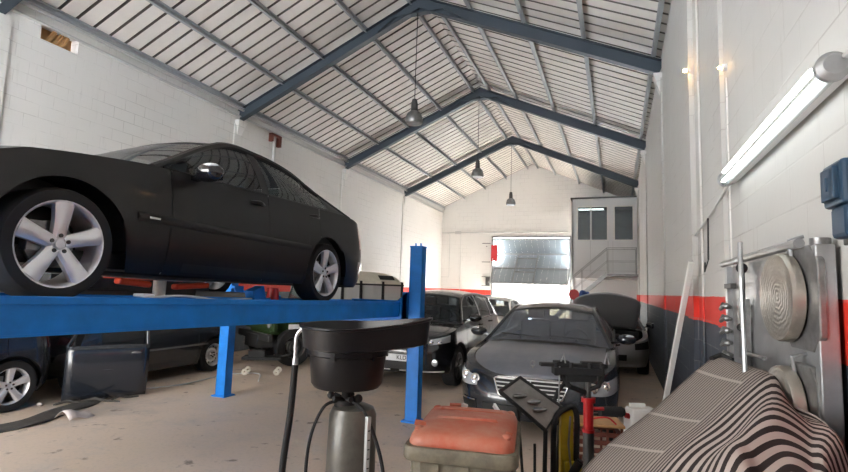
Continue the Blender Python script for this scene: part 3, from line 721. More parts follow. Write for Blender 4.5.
    for i in range(len(U)-1):
        xa, xb = cols[i][-1].x, cols[i+1][-1].x; xm = (xa+xb)/2
        if xc0 > xm > xrd: continue
        kd = 'hood' if xm > xc0 else 'boot_lid'
        tsv = [-1, -.97, -.93, -hoodedge-.006, -hoodedge+.006] + [hoodedge*(-1+2*k/ND)*.985 for k in range(1, ND)] + [hoodedge-.006, hoodedge+.006, .93, .97, 1]
        for j in range(len(tsv)-1):
            tm = (tsv[j]+tsv[j+1])/2
            if abs(abs(tm)-hoodedge) < .004: continue
            kk = kd if abs(tm) < hoodedge and not (kd == 'hood' and P.get('nohood')) else 'body'
            if abs(tm) < hoodedge and kd == 'hood' and P.get('nohood'): continue
            part(kk).add([deckpt(i, tsv[j]), deckpt(i+1, tsv[j]), deckpt(i+1, tsv[j+1]), deckpt(i, tsv[j+1])], [(0, 1, 2, 3)])
    # greenhouse
    rail_c = P['rail']   # [Abase, Atop, mid..., Ctop, Cbase] as (x, y, z); Abase/Cbase y,z from shoulder if None
    rc = []
    for q in rail_c:
        x, y, z = q
        if y is None:
            i = min(range(len(U)), key=lambda k: abs(cols[k][-1].x-x)); y = cols[i][-1].y-.035; z = cols[i][-1].z+.004
        rc.append((x, y, z))
    NS = 12; rail = spl(rc, NS); nA, nC = NS, len(rail)-1-NS
    def beltp(x):
        i = max(0, min(len(U)-2, next((k for k in range(len(U)-1) if cols[k+1][-1].x <= x), len(U)-2)))
        a, b = cols[i][-1], cols[i+1][-1]; f = 0 if abs(a.x-b.x) < 1e-9 else (a.x-x)/(a.x-b.x)
        p = a.lerp(b, max(0, min(1, f))); return Vector((x, p.y-.03, p.z+.004))
    def railx(x):
        for k in range(len(rail)-1):
            if rail[k+1].x <= x <= rail[k].x:
                f = (rail[k].x-x)/max(1e-9, rail[k].x-rail[k+1].x); return rail[k].lerp(rail[k+1], f)
        return rail[0] if x > rail[0].x else rail[-1]
    def side(x, v, off=0):
        b, r_ = beltp(x), railx(x); p = b.lerp(r_, v); h = (r_.z-b.z)
        p.y += .10*h*4*v*(1-v)*.6 + off; return p
    # roof and screens
    rcrown, wbul, rbul = P.get('rcrown', .07), P.get('wbul', .16), P.get('rbul', .08)
    def scr(i, tt, off=0, wb_=None):
        p = rail[i]; n = len(rail)-1
        if i <= nA: k = i/nA; bx = wbul*(1-k)+rbul*k; cz = ip(cr, rc[0][0])*(1-k)+rcrown*k
        elif i >= nC: k = (n-i)/NS; bx = -.10*(1-k)-.05*k; cz = .03*(1-k)+rcrown*k
        else: k = (i-nA)/(nC-nA); bx = rbul*(1-k)-.03*k; cz = rcrown
        q = 1-tt*tt; return Vector((p.x+bx*q, p.y*tt, p.z+cz*q+off))
    NT = 14
    gr = part('body_roof')
    for i in range(nA, nC):
        for j in range(NT):
            a, b = -1+2*j/NT, -1+2*(j+1)/NT; gr.add([scr(i, a), scr(i+1, a), scr(i+1, b), scr(i, b)], [(0, 1, 2, 3)])
    parts['body'].add(gr.v, gr.f); del parts['body_roof']
    body_extra = parts['body']
    pw = P.get('pillar', .032)
    for sd in (1, -1):
        rr_ = [Vector((p.x, (p.y-.006)*sd, p.z-.012)) for p in rail]; body_extra.tube(rr_, [pw*.9 if (i < nA or i > nC) else pw for i in range(len(rr_))], 8)
        # rear quarter (C pillar) panel
        cx = P['cpil']; xe = rail[-1].x
        n = 12
        for k in range(n):
            xa, xb = cx+(xe-cx)*k/n, cx+(xe-cx)*(k+1)/n
            for j in range(6):
                q = [side(xa, j/6), side(xb, j/6), side(xb, (j+1)/6), side(xa, (j+1)/6)]
                body_extra.add([Vector((p.x, p.y*sd, p.z)) for p in q], [(0, 1, 2, 3)])
        # ledge between shoulder and glass
        for i in range(len(U)-1):
            a, b = cols[i][-1], cols[i+1][-1]
            if xc0+.02 >= a.x and b.x >= xrd-.02:
                body_extra.add([(a.x, a.y*sd, a.z), (b.x, b.y*sd, b.z), (b.x, (b.y-.08)*sd, b.z+.006), (a.x, (a.y-.08)*sd, a.z+.006)], [(0, 1, 2, 3)])
    bo = None
    body = parts.pop('body').build('body', M, t, smooth=40)
    for k, g in parts.items():
        nm = {'front_door_l': 'door', 'front_door_r': 'door', 'rear_door_l': 'door', 'rear_door_r': 'door'}.get(k, k)
        g.build(nm, dust if k in ('hood', 'boot_lid') else (P.get('bumpmat', M) if 'bumper' in k else M), t, smooth=40)
    # underbody + wells
    g = G(); g.bb((xR+.35, -Wd+.16, sill+.02), (xF-.45, Wd-.16, sill+.12))
    for c in (fx, rx_):
        for sd in (1, -1):
            b0 = len(g.v); n = 16
            for k in range(n+1):
                a = PI*k/n; 
                for yy in (Wd-.03, Wd-.34): g.v.append((c+(Ra+.01)*math.cos(a), yy*sd, wr+(Ra+.01)*math.sin(a)*.98))
            g.v.append((c, (Wd-.34)*sd, wr))
            for k in range(n):
                a = b0+2*k; g.f.append([a, a+2, a+3, a+1]); g.m.append(0); g.f.append([a+1, a+3, b0+2*(n+1)]); g.m.append(0)
    g.tube([(xR+.2, .4, sill+.06), (0, .2, sill), (fx-.3, .1, sill+.02)], .035, 8)
    g.build('underbody', 'trim_black', t)
    # glass
    GM = P.get('glass', 'car_glass')
    for nm, i0, i1 in (('windshield', 0, nA), ('rear_window', nC, len(rail)-1)):
        g = G()
        for i in range(i0, i1):
            for j in range(NT):
                a, b = (-1+2*j/NT)*.985, (-1+2*(j+1)/NT)*.985
                if nm == 'rear_window' and P.get('wagon') : a, b = a*.9, b*.9
                g.add([scr(i, a, -.004), scr(i+1, a, -.004), scr(i+1, b, -.004), scr(i, b, -.004)], [(0, 1, 2, 3)])
        g.build(nm, GM, t, smooth=60)
    bands = G()
    for j in range(NT): # dark band at top of windshield + cowl grille
        a, b = -1+2*j/NT, -1+2*(j+1)/NT
        for k in (nA-1,):
            bands.add([scr(k, a, .002), scr(k+1, a, .002), scr(k+1, b, .002), scr(k, b, .002)], [(0, 1, 2, 3)])
    x0w = rc[0][0]
    bands.grid(lambda u, v: (x0w + wbul*(1-(2*v-1)**2)*1.0 - .02 + .12*u, (2*v-1)*(rc[0][1]-.03), rc[0][2]+ip(cr, x0w)*(1-(2*v-1)**2)-.012+.02*(1-u)), 2, 14)
    bands.build('cowl_panel', 'trim_black', t, smooth=60)
    for w0, w1 in P['windows']:
        for sd in (1, -1):
            g = G(); nx = 14
            def wp(u, v):
                x = w0+(w1-w0)*u; p = side(x, .03+.94*v, -.008); return Vector((p.x, p.y*sd, p.z))
            g.grid(wp, nx, 6); g.build('side_window', GM, t, smooth=60)
    # black B-pillars and belt moulding
    for sd in (1, -1):
        g = G()
        for a, b in P.get('bpil', []):
            def bp(u, v): p = side(a+(b-a)*u, v, -.002); return Vector((p.x, p.y*sd, p.z))
            g.grid(bp, 3, 6)
        g.tube([Vector((beltp(x).x, (beltp(x).y+.006)*sd, beltp(x).z+.008)) for x in [rc[0][0]-.08+(P['cpil']-rc[0][0]+.08)*k/20 for k in range(21)]], .008, 6)
        g.build('window_trim', P.get('beltmat', 'trim_black'), t, smooth=40)
    # interior
    zf = sill+.1
    g = G(); g.bb((xrd-.02, -Wd+.17, zf), (xc0+.1, Wd-.17, zf+.03)); g.bb((xc0+.05, -Wd+.2, zf), (xc0+.12, Wd-.2, zs(xc0)-.02))
    g.bb((xrd-.05, -Wd+.2, zs(xrd)-.06), (xrd+.35, Wd-.2, zs(xrd)-.04))
    for sd in (1, -1): g.bb((xrd, sd*(Wd-.14), zf), (xc0, sd*(Wd-.11), zs(0)-.06))
    g.build('cabin_lining', 'interior', t)
    zsx = zs(0)
    g = G(); g.grid(lambda u, v: (xc0+.05-.55*u, (2*v-1)*(Wd-.22), zsx-.03+.02*math.sin(PI*u)-(.2*u**4)), 6, 6); g.bb((xc0-.42, -Wd+.22, zsx-.45), (xc0-.3, Wd-.22, zsx-.08)); g.build('dashboard', 'interior', t, smooth=50)
    hs = P.get('seatz', zsx-.42)
    def seat(x, y, w):
        g = G(); g.box((x, y, hs), (.5, w, .16)); g.box((x-.27, y, hs+.33), (.14, w, .62), (0, R(-14), 0)); g.build('seat', 'interior', t, bevel=.04)
        for yy in ([y] if w < .7 else [y-.38, y+.38]):
            h = G(); h.box((x-.36, yy, hs+.74), (.09, .26, .17), (0, R(-12), 0)); h.cyl((x-.34, yy-.06, hs+.6), (x-.36, yy-.06, hs+.7), .008); h.cyl((x-.34, yy+.06, hs+.6), (x-.36, yy+.06, hs+.7), .008); h.build('headrest', 'interior', t, bevel=.03)
    sx = P.get('seatx', xc0-1.15)
    seat(sx, .36, .5); seat(sx, -.36, .5); seat(sx-.9, 0, 1.15)
    g = G(); n = 24; sw = Vector((sx+.55, .36, zsx-.02))
    g.tube([sw+Vector((-.07*math.sin(2*PI*k/n), .18*math.cos(2*PI*k/n), .17*math.sin(2*PI*k/n))) for k in range(n+1)], .014, 6); g.cyl(sw, sw+Vector((.2, 0, -.08)), .03); g.box(sw, (.03, .34, .05)); g.build('steering_wheel', 'interior', t)
    # mirrors
    mz = zs(xc0-.2)+.10+P.get('mirdz', 0); mx = xc0-P.get('mirx', .30)
    for sd in (1, -1):
        g = G(); yb = Wd-.02
        g.sph((mx, sd*(yb+.12), mz), .105, 16, 0, (.75, 1.2, .70)); g.beam((mx, sd*(yb-.1), mz-.06), (mx, sd*(yb+.06), mz-.03), .07, .03)
        mo = g.build('door_mirror', P.get('mirmat', M), t, smooth=50)
        h = G(); h.grid(lambda u, v: (mx-.058, sd*(yb+.12)+(2*u-1)*.085, mz+(2*v-1)*.05), 1, 1); h.build('mirror_glass', 'chrome', mo)
        if P.get('mirchrome'): h = G(); h.sph((mx+.02, sd*(yb+.15), mz+.045), .060, 12, 0, (.8, 1.2, .34)); h.build('mirror_indicator', 'lamp_clear', mo, smooth=60)
    # wheels
    for c in (fx, rx_):
        for sd in (1, -1):
            wheel_mesh(t, 'wheel', wr, P.get('ww', .225), P['rimkind'], sd, (c, sd*(Wd-.02-P.get('ww', .225)/2), wr), P.get('rimr'), P.get('rimmat', 'alloy'), P.get('tyre', 'rubber'))
    H = dict(t=t, outl=outl, outn=outn, u_of_x=u_of_x, beltp=beltp, side=side, zs=zs, scr=scr, Wd=Wd, deck=deckpt, cols=cols, U=U, rail=rail, cr=cr, n_=n_)
    # handles
    for hx in P.get('handles', []):
        for sd in (1, -1):
            z = zs(hx)-.10; u = u_of_x(hx); g = G()
            p0, p1, p2 = outn(u_of_x(hx+.09), z, .004), outn(u, z+.004, .038), outn(u_of_x(hx-.09), z, .004)
            g.tube([Vector((p.x, p.y*sd, p.z)) for p in (p0, p0.lerp(p1, .6), p1, p2.lerp(p1, .6), p2)], [.012, .017, .018, .017, .012], 8); g.build('door_handle', P.get('handlemat', M), t, smooth=50)
    for z0, z1, xa, xb in P.get('strips', []):
        for sd in (1, -1):
            g = G(); n = 30
            def sp(u, v): p = outn(u_of_x(xa+(xb-xa)*u), z0+(z1-z0)*v, .004+.010*math.sin(PI*v)); return Vector((p.x, p.y*sd, p.z))
            g.grid(sp, n, 4); g.build('side_moulding', P.get('stripmat', 'trim_black'), t, smooth=50)
    return H
def cpatch(H, name, m, u0, u1, zlo, zhi, off=.010, sides=(1, -1), nu=30, nv=8, solid=0, bow=0):
    """patch on the skin between outline params u0..u1; zlo/zhi functions of t in 0..1"""
    out = []
    for sd in sides:
        g = G()
        def f(u, v):
            z = zlo(u)+(zhi(u)-zlo(u))*v; p = H['outn'](u0+(u1-u0)*u, z, off+bow*math.sin(PI*v)*math.sin(PI*u)); return Vector((p.x, p.y*sd, p.z))
        g.grid(f, nu, nv); out.append(g.build(name, m, H['t'], smooth=60))
    return out
def th(H, y):
    """outline param on the front for lateral y"""
    return math.asin(min(1, max(0, (y/H['Wd'])))**(H['n_']/2))/(PI/2)

# ---- the black saloon on the lift
RUNZ = 1.52
PE = dict(xF=2.27, xR=-2.54, W=.91, wb=2.854, wr=.328, paint='car_black', rimkind='five', rimr=.247, ww=.235, lf=.62, lr=.55, n=2.8,
    zs=[(-2.54, .88), (-2.3, .97), (-1.8, 1.03), (-1.2, 1.01), (-.4, .985), (.3, .955), (.8, .945), (1.25, .90), (1.7, .83), (2.1, .73), (2.27, .62)],
    cowl=.80, rdeck=-1.90, rail=[(.84, None, 0), (.02, .60, 1.365), (-.5, .59, 1.415), (-1.0, .585, 1.38), (-1.42, .60, 1.27), (-1.98, None, 0)],
    cpil=-1.50, windows=[(.50, -.34), (-.44, -1.18), (-1.21, -1.50)], bpil=[(-.34, -.44), (-1.18, -1.21)], doors=[.71, -.38, -1.25], handles=[-.22, -1.14], seatx=-.12,
    strips=[(.535, .595, .98, -1.05)], stripmat='trim_black', mirmat='car_gloss', mirchrome=True, mirx=.30, Ra=.40, sill=.19, mirdz=-.075, handlemat='car_black',
    ff=[(.15, -.12), (.25, -.02), (.42, 0), (.55, -.03), (.7, -.14), (.8, -.3)], glass='car_glass_dark', pillar=.036, wbul=.06, rbul=.03, rcrown=.05)
E1 = car('saloon_car', 'black four door saloon raised on the blue lift, five spoke alloy wheels', (-3.88, 1.95+1.427, RUNZ-.01), R(-90), PE, rot=(0, R(-1.1), R(-90)))
for a, b, nm, m in ((2.10, 2.8, 'tail_light', 'lamp_red'),): cpatch(E1, nm, m, a, b, lambda t: .66+.03*t, lambda t: .90, .006)
cpatch(E1, 'headlight', 'lamp_clear', .30, .62, lambda t: .50+.08*t, lambda t: .66+.04*t, .006)
cpatch(E1, 'bumper_trim', 'lamp_clear', 2.05, 2.8, lambda t: .40, lambda t: .50, .012)
cpatch(E1, 'sill_trim', 'trim_black', 1.30, 1.72, lambda t: .215, lambda t: .28, .006)
g = G(); p = E1['outn'](E1['u_of_x'](.86), .568, .016); g.box((p.x, p.y, p.z), (.085, .004, .014)); g.build('side_badge', 'chrome', E1['t'])
g = G(); 
for sx_, in ((1,),): g.lathe([(0, 0), (.027, 0), (.027, .004), (0, .006)], (1.427, .91-.02-.1175+.235*.40+.006, .328), 'y', 20)
g.build('hub_cap', 'alloy', E1['t'], smooth=True)

# ---- dusty dark saloon facing the camera
PS = dict(xF=2.42, xR=-2.66, W=.95, wb=3.03, wr=.34, paint='car_navy', deck='car_dusty', rimkind='five', rimr=.24, lf=.80, lr=.6, n=3.1,  # deck colour holds haze as well as dust
    zs=[(-2.66, .90), (-2.3, 1.0), (-1.5, 1.03), (0, .99), (.8, .96), (1.3, .92), (1.8, .86), (2.2, .76), (2.42, .66)],
    cowl=1.0, rdeck=-1.95, rail=[(1.02, None, 0), (.30, .62, 1.38), (-.3, .60, 1.45), (-1.0, .60, 1.41), (-1.4, .61, 1.32), (-2.0, None, 0)],
    cpil=-1.5, windows=[(.8, -.30), (-.42, -1.5)], bpil=[(-.30, -.42)], doors=[.82, -.36, -1.25], handles=[-.2, -1.1], Ra=.40, mirchrome=True, mirmat='car_navy',
    ff=[(.15, -.10), (.25, -.02), (.42, 0), (.52, -.02), (.66, -.07), (.8, -.2)], glass='car_glass_dusty', pillar=.036, bulges=.012, bsplit=.50,  # glass tone holds haze as well as dust
    crown=[(-2.66, .02), (-1.9, .04), (1.0, .06), (1.9, .075), (2.3, .05), (2.42, .015)])
S1 = car('saloon_car', 'dusty dark luxury saloon with chrome louvred grille facing the camera in the aisle', (-.93, 5.90+2.42, 0), R(-90), PS)
T_S = S1['t']
def front(H, y, z, off): return (lambda p: Vector((p.x, math.copysign(p.y, y) if y else 0, p.z)))(H['outn'](th(H, abs(y)), z, off))
# headlights: almond lens, dark inner reflector and two projector bowls
for o in cpatch(S1, 'headlight', 'lamp_clear', .36, .86, lambda t: .55-.03*math.sin(PI*t)+.05*t, lambda t: .645+.12*t-.03*t*t, .010, bow=.015, nu=16):
    pass
for sd in (1, -1):
    g = G()
    for y, r in ((.67, .055), (.80, .052)):
        p = front(S1, y*sd, .625+.02*(y > .7), .012); g.lathe([(r*1.1, 0), (r, .015), (r*.55, .012), (r*.5, .03), (0, .045)], (p.x, p.y, p.z), 'x', 18)
    g.build('headlight_projector', 'chrome', T_S, smooth=True)
# grille frame + louvres
def gril_w(z): return .34+.09*(z-.45)/.22
g = G(); zt, zl = .675, .455
pts = [front(S1, s*gril_w(z), z, .02) for s, z in ((-1, zl+.04), (-1, .56), (-1, zt-.02))] + [front(S1, y, zt+.012*(1-(y/.4)**2), .02) for y in (-.38, -.2, .001, .2, .38)] + [front(S1, s*gril_w(z), z, .02) for s, z in ((1, zt-.02), (1, .56), (1, zl+.04))] + [front(S1, y, zl, .02) for y in (.26, .1, -.1, -.26)]
g.tube(pts+[pts[0]], .012, 8); gf = g.build('grille', 'chrome', T_S, smooth=60)
g = G(); g.grid(lambda u, v: front(S1, (2*u-1)*(gril_w(zl+(zt-zl)*v)), zl+(zt-zl)*v, .008), 16, 6); g.build('grille_backing', 'trim_black', gf)
g = G()
for k in range(5):
    z = zl+.035+k*.042; w = gril_w(z)-.01
    def lv(u, v): p = front(S1, (2*u-1)*w, z+.016*v, .018+.010*v); return p
    g.grid(lv, 18, 2)
g.tube([front(S1, .001, z, .035) for z in (zl, .56, zt)], .006, 6)
g.build('louvre', 'louvre_metal', gf, recalc=False)
# hood star ornament
g = G(); hx = 2.20; hz = .84; star(g, None, .03, lambda q: Vector((hx, q[0], hz+q[1]))); g.cyl((hx, 0, hz-.09), (hx, 0, hz-.03), .006); g.build('hood_ornament', 'chrome', T_S)
# lower bumper intakes, fog lights, plate
cpatch(S1, 'lower_intake', 'trim_black', .02, .30, lambda t: .24, lambda t: .37, .008)
cpatch(S1, 'fog_recess', 'trim_black', .38, .66, lambda t: .27, lambda t: .37, .008)
cpatch(S1, 'fog_trim', 'chrome', .38, .68, lambda t: .375, lambda t: .39, .018)
g = G(); g.grid(lambda u, v: front(S1, (2*u-1)*.26, .385+.06*v, .02), 4, 1); g.build('plate_holder', 'trim_black', T_S)
# wipers
g = G()
for y0, y1 in ((.60, .02), (-.05, -.62)):
    g.tube([(1.02+.16*(1-(y0/.9)**2)+.0, y0, 1.03+.03), (1.0+.16*(1-(y1/.9)**2)-.03, y1, 1.06+.02)], .010, 6)
g.build('wiper', 'trim_black', T_S)
g = G(); g.bb((.42, -.11, 1.26), (.45, .11, 1.33)); g.build('rear_view_mirror', 'trim_black', T_S, bevel=.01)
# hood edge chrome washer vents (two dark slots near the cowl)
for sd in (1, -1):
    g = G(); g.grid(lambda u, v: (1.20+.05*u+.1*(1-(.3+.25*v)**2)-.07, sd*(.16+.38*v), S1['zs'](1.15)+.06*(1-(.2+.4*v)**2)+.010-.004*u), 2, 8); g.build('hood_vent', 'trim_black', T_S, recalc=False)

# ---- black SUV
PQ = dict(xF=2.12, xR=-2.2, W=.90, wb=2.65, wr=.345, paint='car_gloss', rimkind='five', rimr=.225, lf=.7, lr=.45, n=2.9, sill=.27, rimmat='alloy_dark',
    zs=[(-2.2, 1.0), (-1.9, 1.13), (0, 1.08), (.7, 1.06), (1.2, 1.02), (1.7, .95), (2.0, .87), (2.12, .80)],
    inset=[(.25, .05), (.35, .0), (.55, 0), (.8, .02), (1.1, .06)], ff=[(.2, -.12), (.35, -.01), (.6, 0), (.8, -.05), (.95, -.18)],
    rf=[(.2, .1), (.4, 0), (.9, .02), (1.1, .1)], cowl=.98, rdeck=-1.9,
    rail=[(1.0, None, 0), (.42, .62, 1.50), (-.3, .62, 1.59), (-1.2, .61, 1.56), (-1.75, .62, 1.47), (-2.05, None, 0)],
    cpil=-1.55, windows=[(.82, -.25), (-.36, -1.2), (-1.25, -1.55)], bpil=[(-.25, -.36), (-1.2, -1.25)], doors=[.85, -.30, -1.2], handles=[-.16, -1.05], Ra=.42, mirx=.22, pillar=.034, wagon=True,
    beltmat='chrome', glass='car_glass', bsplit=.6)
Q1 = car('suv_car', 'glossy black compact SUV parked beyond the blue lift post, facing camera', (-3.45, 8.62-1.325, 0), R(-90), PQ)
Q1['t'].location = (-3.47, 7.85+2.12, 0)
T_Q = Q1['t']
cpatch(Q1, 'headlight', 'lamp_clear', .36, .76, lambda t: .74+.05*t, lambda t: .83+.07*t, .008)
for sd in (1, -1):
    g = G()
    for y in (.60, .72): p = front(Q1, y*sd, .79, .012); g.lathe([(.04, 0), (.03, .02), (0, .035)], (p.x, p.y, p.z), 'x', 14)
    g.build('headlight_projector', 'chrome', T_Q, smooth=True)
    g = G(); p = front(Q1, .66*sd, .46, .012); g.lathe([(.06, 0), (.05, .02), (0, .03)], (p.x, p.y, p.z), 'x', 18); g.build('fog_light', 'lamp_clear', T_Q, smooth=True)
g = G(); g.grid(lambda u, v: front(Q1, (2*u-1)*.42, .66+.13*v, .01), 14, 2); g.build('grille', 'trim_black', T_Q)
g = G(); g.tube([front(Q1, y, z, .022) for y, z in ((-.40, .80), (-.2, .67), (.001, .655), (.2, .67), (.40, .80))], .012, 6); g.build('grille_bar', 'chrome', T_Q)
g = G(); g.grid(lambda u, v: front(Q1, (2*u-1)*.5, .33+.13*v, .01), 14, 2); g.build('lower_intake', 'trim_black', T_Q)
cpatch(Q1, 'bumper_trim', 'alloy', .02, .62, lambda t: .30, lambda t: .325, .02)
p = front(Q1, .001, .52, .03)
g = G(); g.box((p.x, 0, .52), (.012, .52, .11)); pl = g.build('number_plate', 'plate_white', T_Q, bevel=.003)
text_mesh('plate_text', 'KLD', .095, 'ink', pl, (p.x+.008, .13, .52), (R(90), 0, R(90)))
g = G(); g.box((p.x+.007, -.24, .52), (.002, .04, .10)); g.build('plate_band', 'blue_box', pl)
cpatch(Q1, 'tail_light', 'lamp_red', 2.3, 2.8, lambda t: .86, lambda t: 1.02, .006)
cpatch(Q1, 'wheel_arch_trim', 'trim_black', 1.28, 1.7, lambda t: .275, lambda t: .36, .008)

# ---- silver car with raised hood behind the dusty saloon
PH = dict(PS); PH.update(xF=2.1, xR=-2.2, W=.86, wb=2.6, wr=.31, rimr=.2, paint='car_silver', deck='car_silver', nohood=True, bulges=0,
    zs=[(-2.2, .88), (-2.0, .96), (0, .93), (.8, .90), (1.3, .85), (1.8, .76), (2.1, .66)], cowl=.9, rdeck=-1.75,
    rail=[(.92, None, 0), (.25, .58, 1.33), (-.3, .57, 1.41), (-1.0, .57, 1.37), (-1.3, .58, 1.3), (-1.85, None, 0)], cpil=-1.4, windows=[(.72, -.28), (-.38, -1.4)], bpil=[(-.28, -.38)], doors=[.78, -.33, -1.1], handles=[-.2, -1.0], Ra=.36, crown=[(-2.2, .02), (.9, .05), (2.1, .02)])
H1 = car('hatchback_car', 'silver car with its rounded hood raised, behind the dusty saloon', (-.22, 11.2+2.1, 0), R(-90), PH); T_H = H1['t']
cpatch(H1, 'headlight', 'trim_black', .34, .78, lambda t: .56+.02*t, lambda t: .68+.05*t, .008)
g = G(); g.grid(lambda u, v: front(H1, (2*u-1)*.4, .34+.12*v, .01), 10, 2); g.build('lower_intake', 'trim_black', T_H)
g = G()     # raised hood, hinged at the cowl
def hd(u, v):
    w = .60+.10*math.sin(PI*min(1, u*1.0)*.5); w = w*(1-.28*max(0, (u-.75)/.25)**2); y = (2*v-1)*w
    L_ = 1.12*u*(1-.06*(2*v-1)**2*u); return Vector((1.0+L_*math.cos(R(50))+.05*(1-(2*v-1)**2), y, .93+L_*math.sin(R(50))*.86+.04*(1-(2*v-1)**2)))
g.grid(hd, 16, 16); g.build('hood', 'car_silver', T_H, smooth=60, solid=.03)
g = G(); g.box((1.45, 0, .62), (.75, .8, .22)); g.box((1.4, .1, .76), (.5, .35, .1)); g.cyl((1.5, .45, .6), (1.5, .45, .8), .1); g.build('engine', 'metal_dark', T_H, bevel=.02)
g = G(); g.cyl((1.85, -.55, .75), (1.5, -.5, 1.3), .008); g.build('hood_prop', 'metal_dark', T_H)

# ---- white car outside/at the gate
PWc = dict(PH); PWc.update(paint='car_white', deck='car_white', nohood=False, rimkind='multi')
Wc = car('hatchback_car', 'white car parked by the open gate behind the black SUV', (-3.75, 16.2, 0), R(-90), PWc)
cpatch(Wc, 'headlight', 'lamp_clear', .34, .78, lambda t: .56+.02*t, lambda t: .68+.05*t, .008)

# ---- dark cars under the lift along the left wall
PD = dict(PE); PD.update(paint='car_navy', deck='car_navy', rimkind='five', rimr=.215, wr=.315, Ra=.37, mirchrome=False, wb=2.65, xF=2.15, xR=-2.0, rdeck=-1.7, handles=[-.2, -1.0], W=.84, glass='car_glass')
PD['rail'] = [(1.0, None, 0), (.22, .60, 1.32), (-.35, .585, 1.38), (-.95, .575, 1.35), (-1.35, .59, 1.26), (-1.8, None, 0)]
D1 = car('saloon_car', 'dark car under the near end of the lift with red tail light', (-7.78, 2.80, 0), R(-90), PD)
cpatch(D1, 'tail_light', 'lamp_red', 2.35, 2.9, lambda t: .74, lambda t: .90, .008)
PV = dict(PE); PV.update(paint='car_navy', deck='car_navy', rimkind='steel', rimr=.2, wr=.31, Ra=.36, mirchrome=False, wb=2.4, xF=1.95, xR=-1.5, W=.78, rdeck=-1.38, cpil=-1.2, tyre='rubber', rimmat='alloy',
    strips=[(.52, .55, 1.0, -1.0)], stripmat='alloy_dark', handles=[-.2])
PV['rail'] = [(1.0, None, 0), (.42, .62, 1.40), (-.3, .62, 1.46), (-.8, .62, 1.45), (-1.2, .62, 1.38), (-1.42, None, 0)]
PV['windows'] = [(.75, -.3)]; PV['bpil'] = []; PV['cpil'] = -.38; PV['doors'] = [.78, -.35]
V1 = car('van_car', 'dark panel car with white steel wheels standing at the left wall under the lift', (-7.83, 6.4, 0), R(90), PV)

# ---- loose car door standing on the floor
t = thing('car_door', 'loose dark car door with window opening standing on the floor at the left', 'car door', (-6.70, 5.18, 0), math.atan2(5.68-4.88, -6.56+7.04))
def dsk(u, v):
    x = -.5+1.0*u; z = .02+.72*v; return Vector((x, -.07*math.sin(PI*v*.8)-.02, z))
g = G(); g.grid(dsk, 8, 10); g.build('door_skin', 'car_navy', t, smooth=60, solid=.03)
g = G(); g.tube([(-.49, 0, .72), (-.30, .08, 1.05), (-.1, .12, 1.18), (.25, .12, 1.2), (.47, .1, 1.12), (.49, 0, .72)], .022, 8); g.build('window_frame', 'car_navy', t, smooth=60)
g = G(); g.bb((-.47, .0, .05), (.47, .08, .7)); g.build('inner_panel', 'interior', t, bevel=.01)
G().tube([(.25, -.075, .62), (.32, -.10, .63), (.42, -.075, .62)], .014, 8).build('door_handle', 'alloy_dark', t, smooth=True)
G().tube([(-.49, -.08, .40), (.0, -.095, .41), (.49, -.08, .42)], .010, 6).build('side_moulding', 'metal_dark', t)
G().box((-.52, -.02, 1.0), (.08, .05, .2)).build('tail_reflector', 'lamp_red', t, bevel=.008)

# ---- old off-road wagon with cream roof and green body
lr = thing('offroad_wagon', 'boxy old dark green off-road wagon with cream roof behind the lift', 'car', (-6.33, 10.21, 0), math.atan2(-.87, -.5))
lx0, lx1, lw = -1.95, 1.95, .78
g = G(); g.bb((lx0, -lw, .62), (.62, lw, 1.28)); g.bb((.62, -.55, .62), (1.75, .55, 1.16)); g.bb((.7, -lw, .95), (1.8, lw, 1.10)); g.bb((1.15, -lw, .62), (1.3, lw, 1.0)); g.bb((1.68, -lw, .70), (1.8, lw, 1.0)); g.build('body', 'dark_green', lr, bevel=.03)
g = G()
def rf(u, v):
    a = (2*v-1); w = lw-.06; return Vector((lx0+.05+2.68*u, math.copysign(min(1, abs(a)*1.0), a)*w, 2.03-.27*abs(a)**4 - .07*(abs(2*u-1)**6)))
g.grid(rf, 12, 20); g.prism([(lx0+.05, 1.79), (lx0+2.73, 1.79), (lx0+2.73, 1.72), (lx0+.05, 1.72)], -lw+.04, lw-.04, 'y'); g.build('roof', 'cream_paint', lr, smooth=50, bevel=0)
g = G(); g.grid(lambda u, v: (lx0+.25+.5*u, lw-.11-.11*v, 2.045-.27*((lw-.11-.11*v)/(lw-.06))**4), 2, 4); g.build('roof_window', 'ink', lr, recalc=False)
g = G()
px_ = [lx0+.06, -1.25, -.55, .0, .66]
for sd in (1, -1):
    for x in px_: g.beam((x, sd*(lw-.03), 1.26), (x-(.0 if x < .5 else .12), sd*(lw-.05), 1.80), .07, .04)
    g.beam((lx0, sd*(lw-.02), 1.28), (.7, sd*(lw-.02), 1.28), .05, .05); g.beam((lx0, sd*(lw-.05), 1.72), (.6, sd*(lw-.05), 1.72), .04, .04)
for y in (-.4, .4): g.beam((lx0+.04, y, 1.26), (lx0+.06, y, 1.80), .05, .06, (1, 0, 0))
g.build('window_pillar', 'trim_black', lr)
for a, b in zip(px_[:-1], px_[1:]):
    for sd in (1, -1): G().bb((a+.03, sd*(lw-.045)-.003, 1.3), (b-.03, sd*(lw-.045)+.003, 1.70)).build('side_window', 'pale_glass', lr)
G().add([(.68, -.7, 1.28), (.68, .7, 1.28), (.56, .68, 1.72), (.56, -.68, 1.72)], [(0, 1, 2, 3)]).build('windshield', 'car_glass', lr, solid=.005)
for sd in (1, -1):
    G().lathe([(.09, 0), (.10, .03), (.085, .035), (.0, .05)], (1.80, sd*.62, .87), 'x', 20).build('headlight', 'lamp_clear', lr, smooth=True)
G().bb((1.75, -.35, .72), (1.78, .35, 1.05)).build('grille', 'trim_black', lr)
G().bb((1.83, -.85, .52), (1.93, .85, .66)).build('front_bumper', 'metal_dark', lr, bevel=.01)
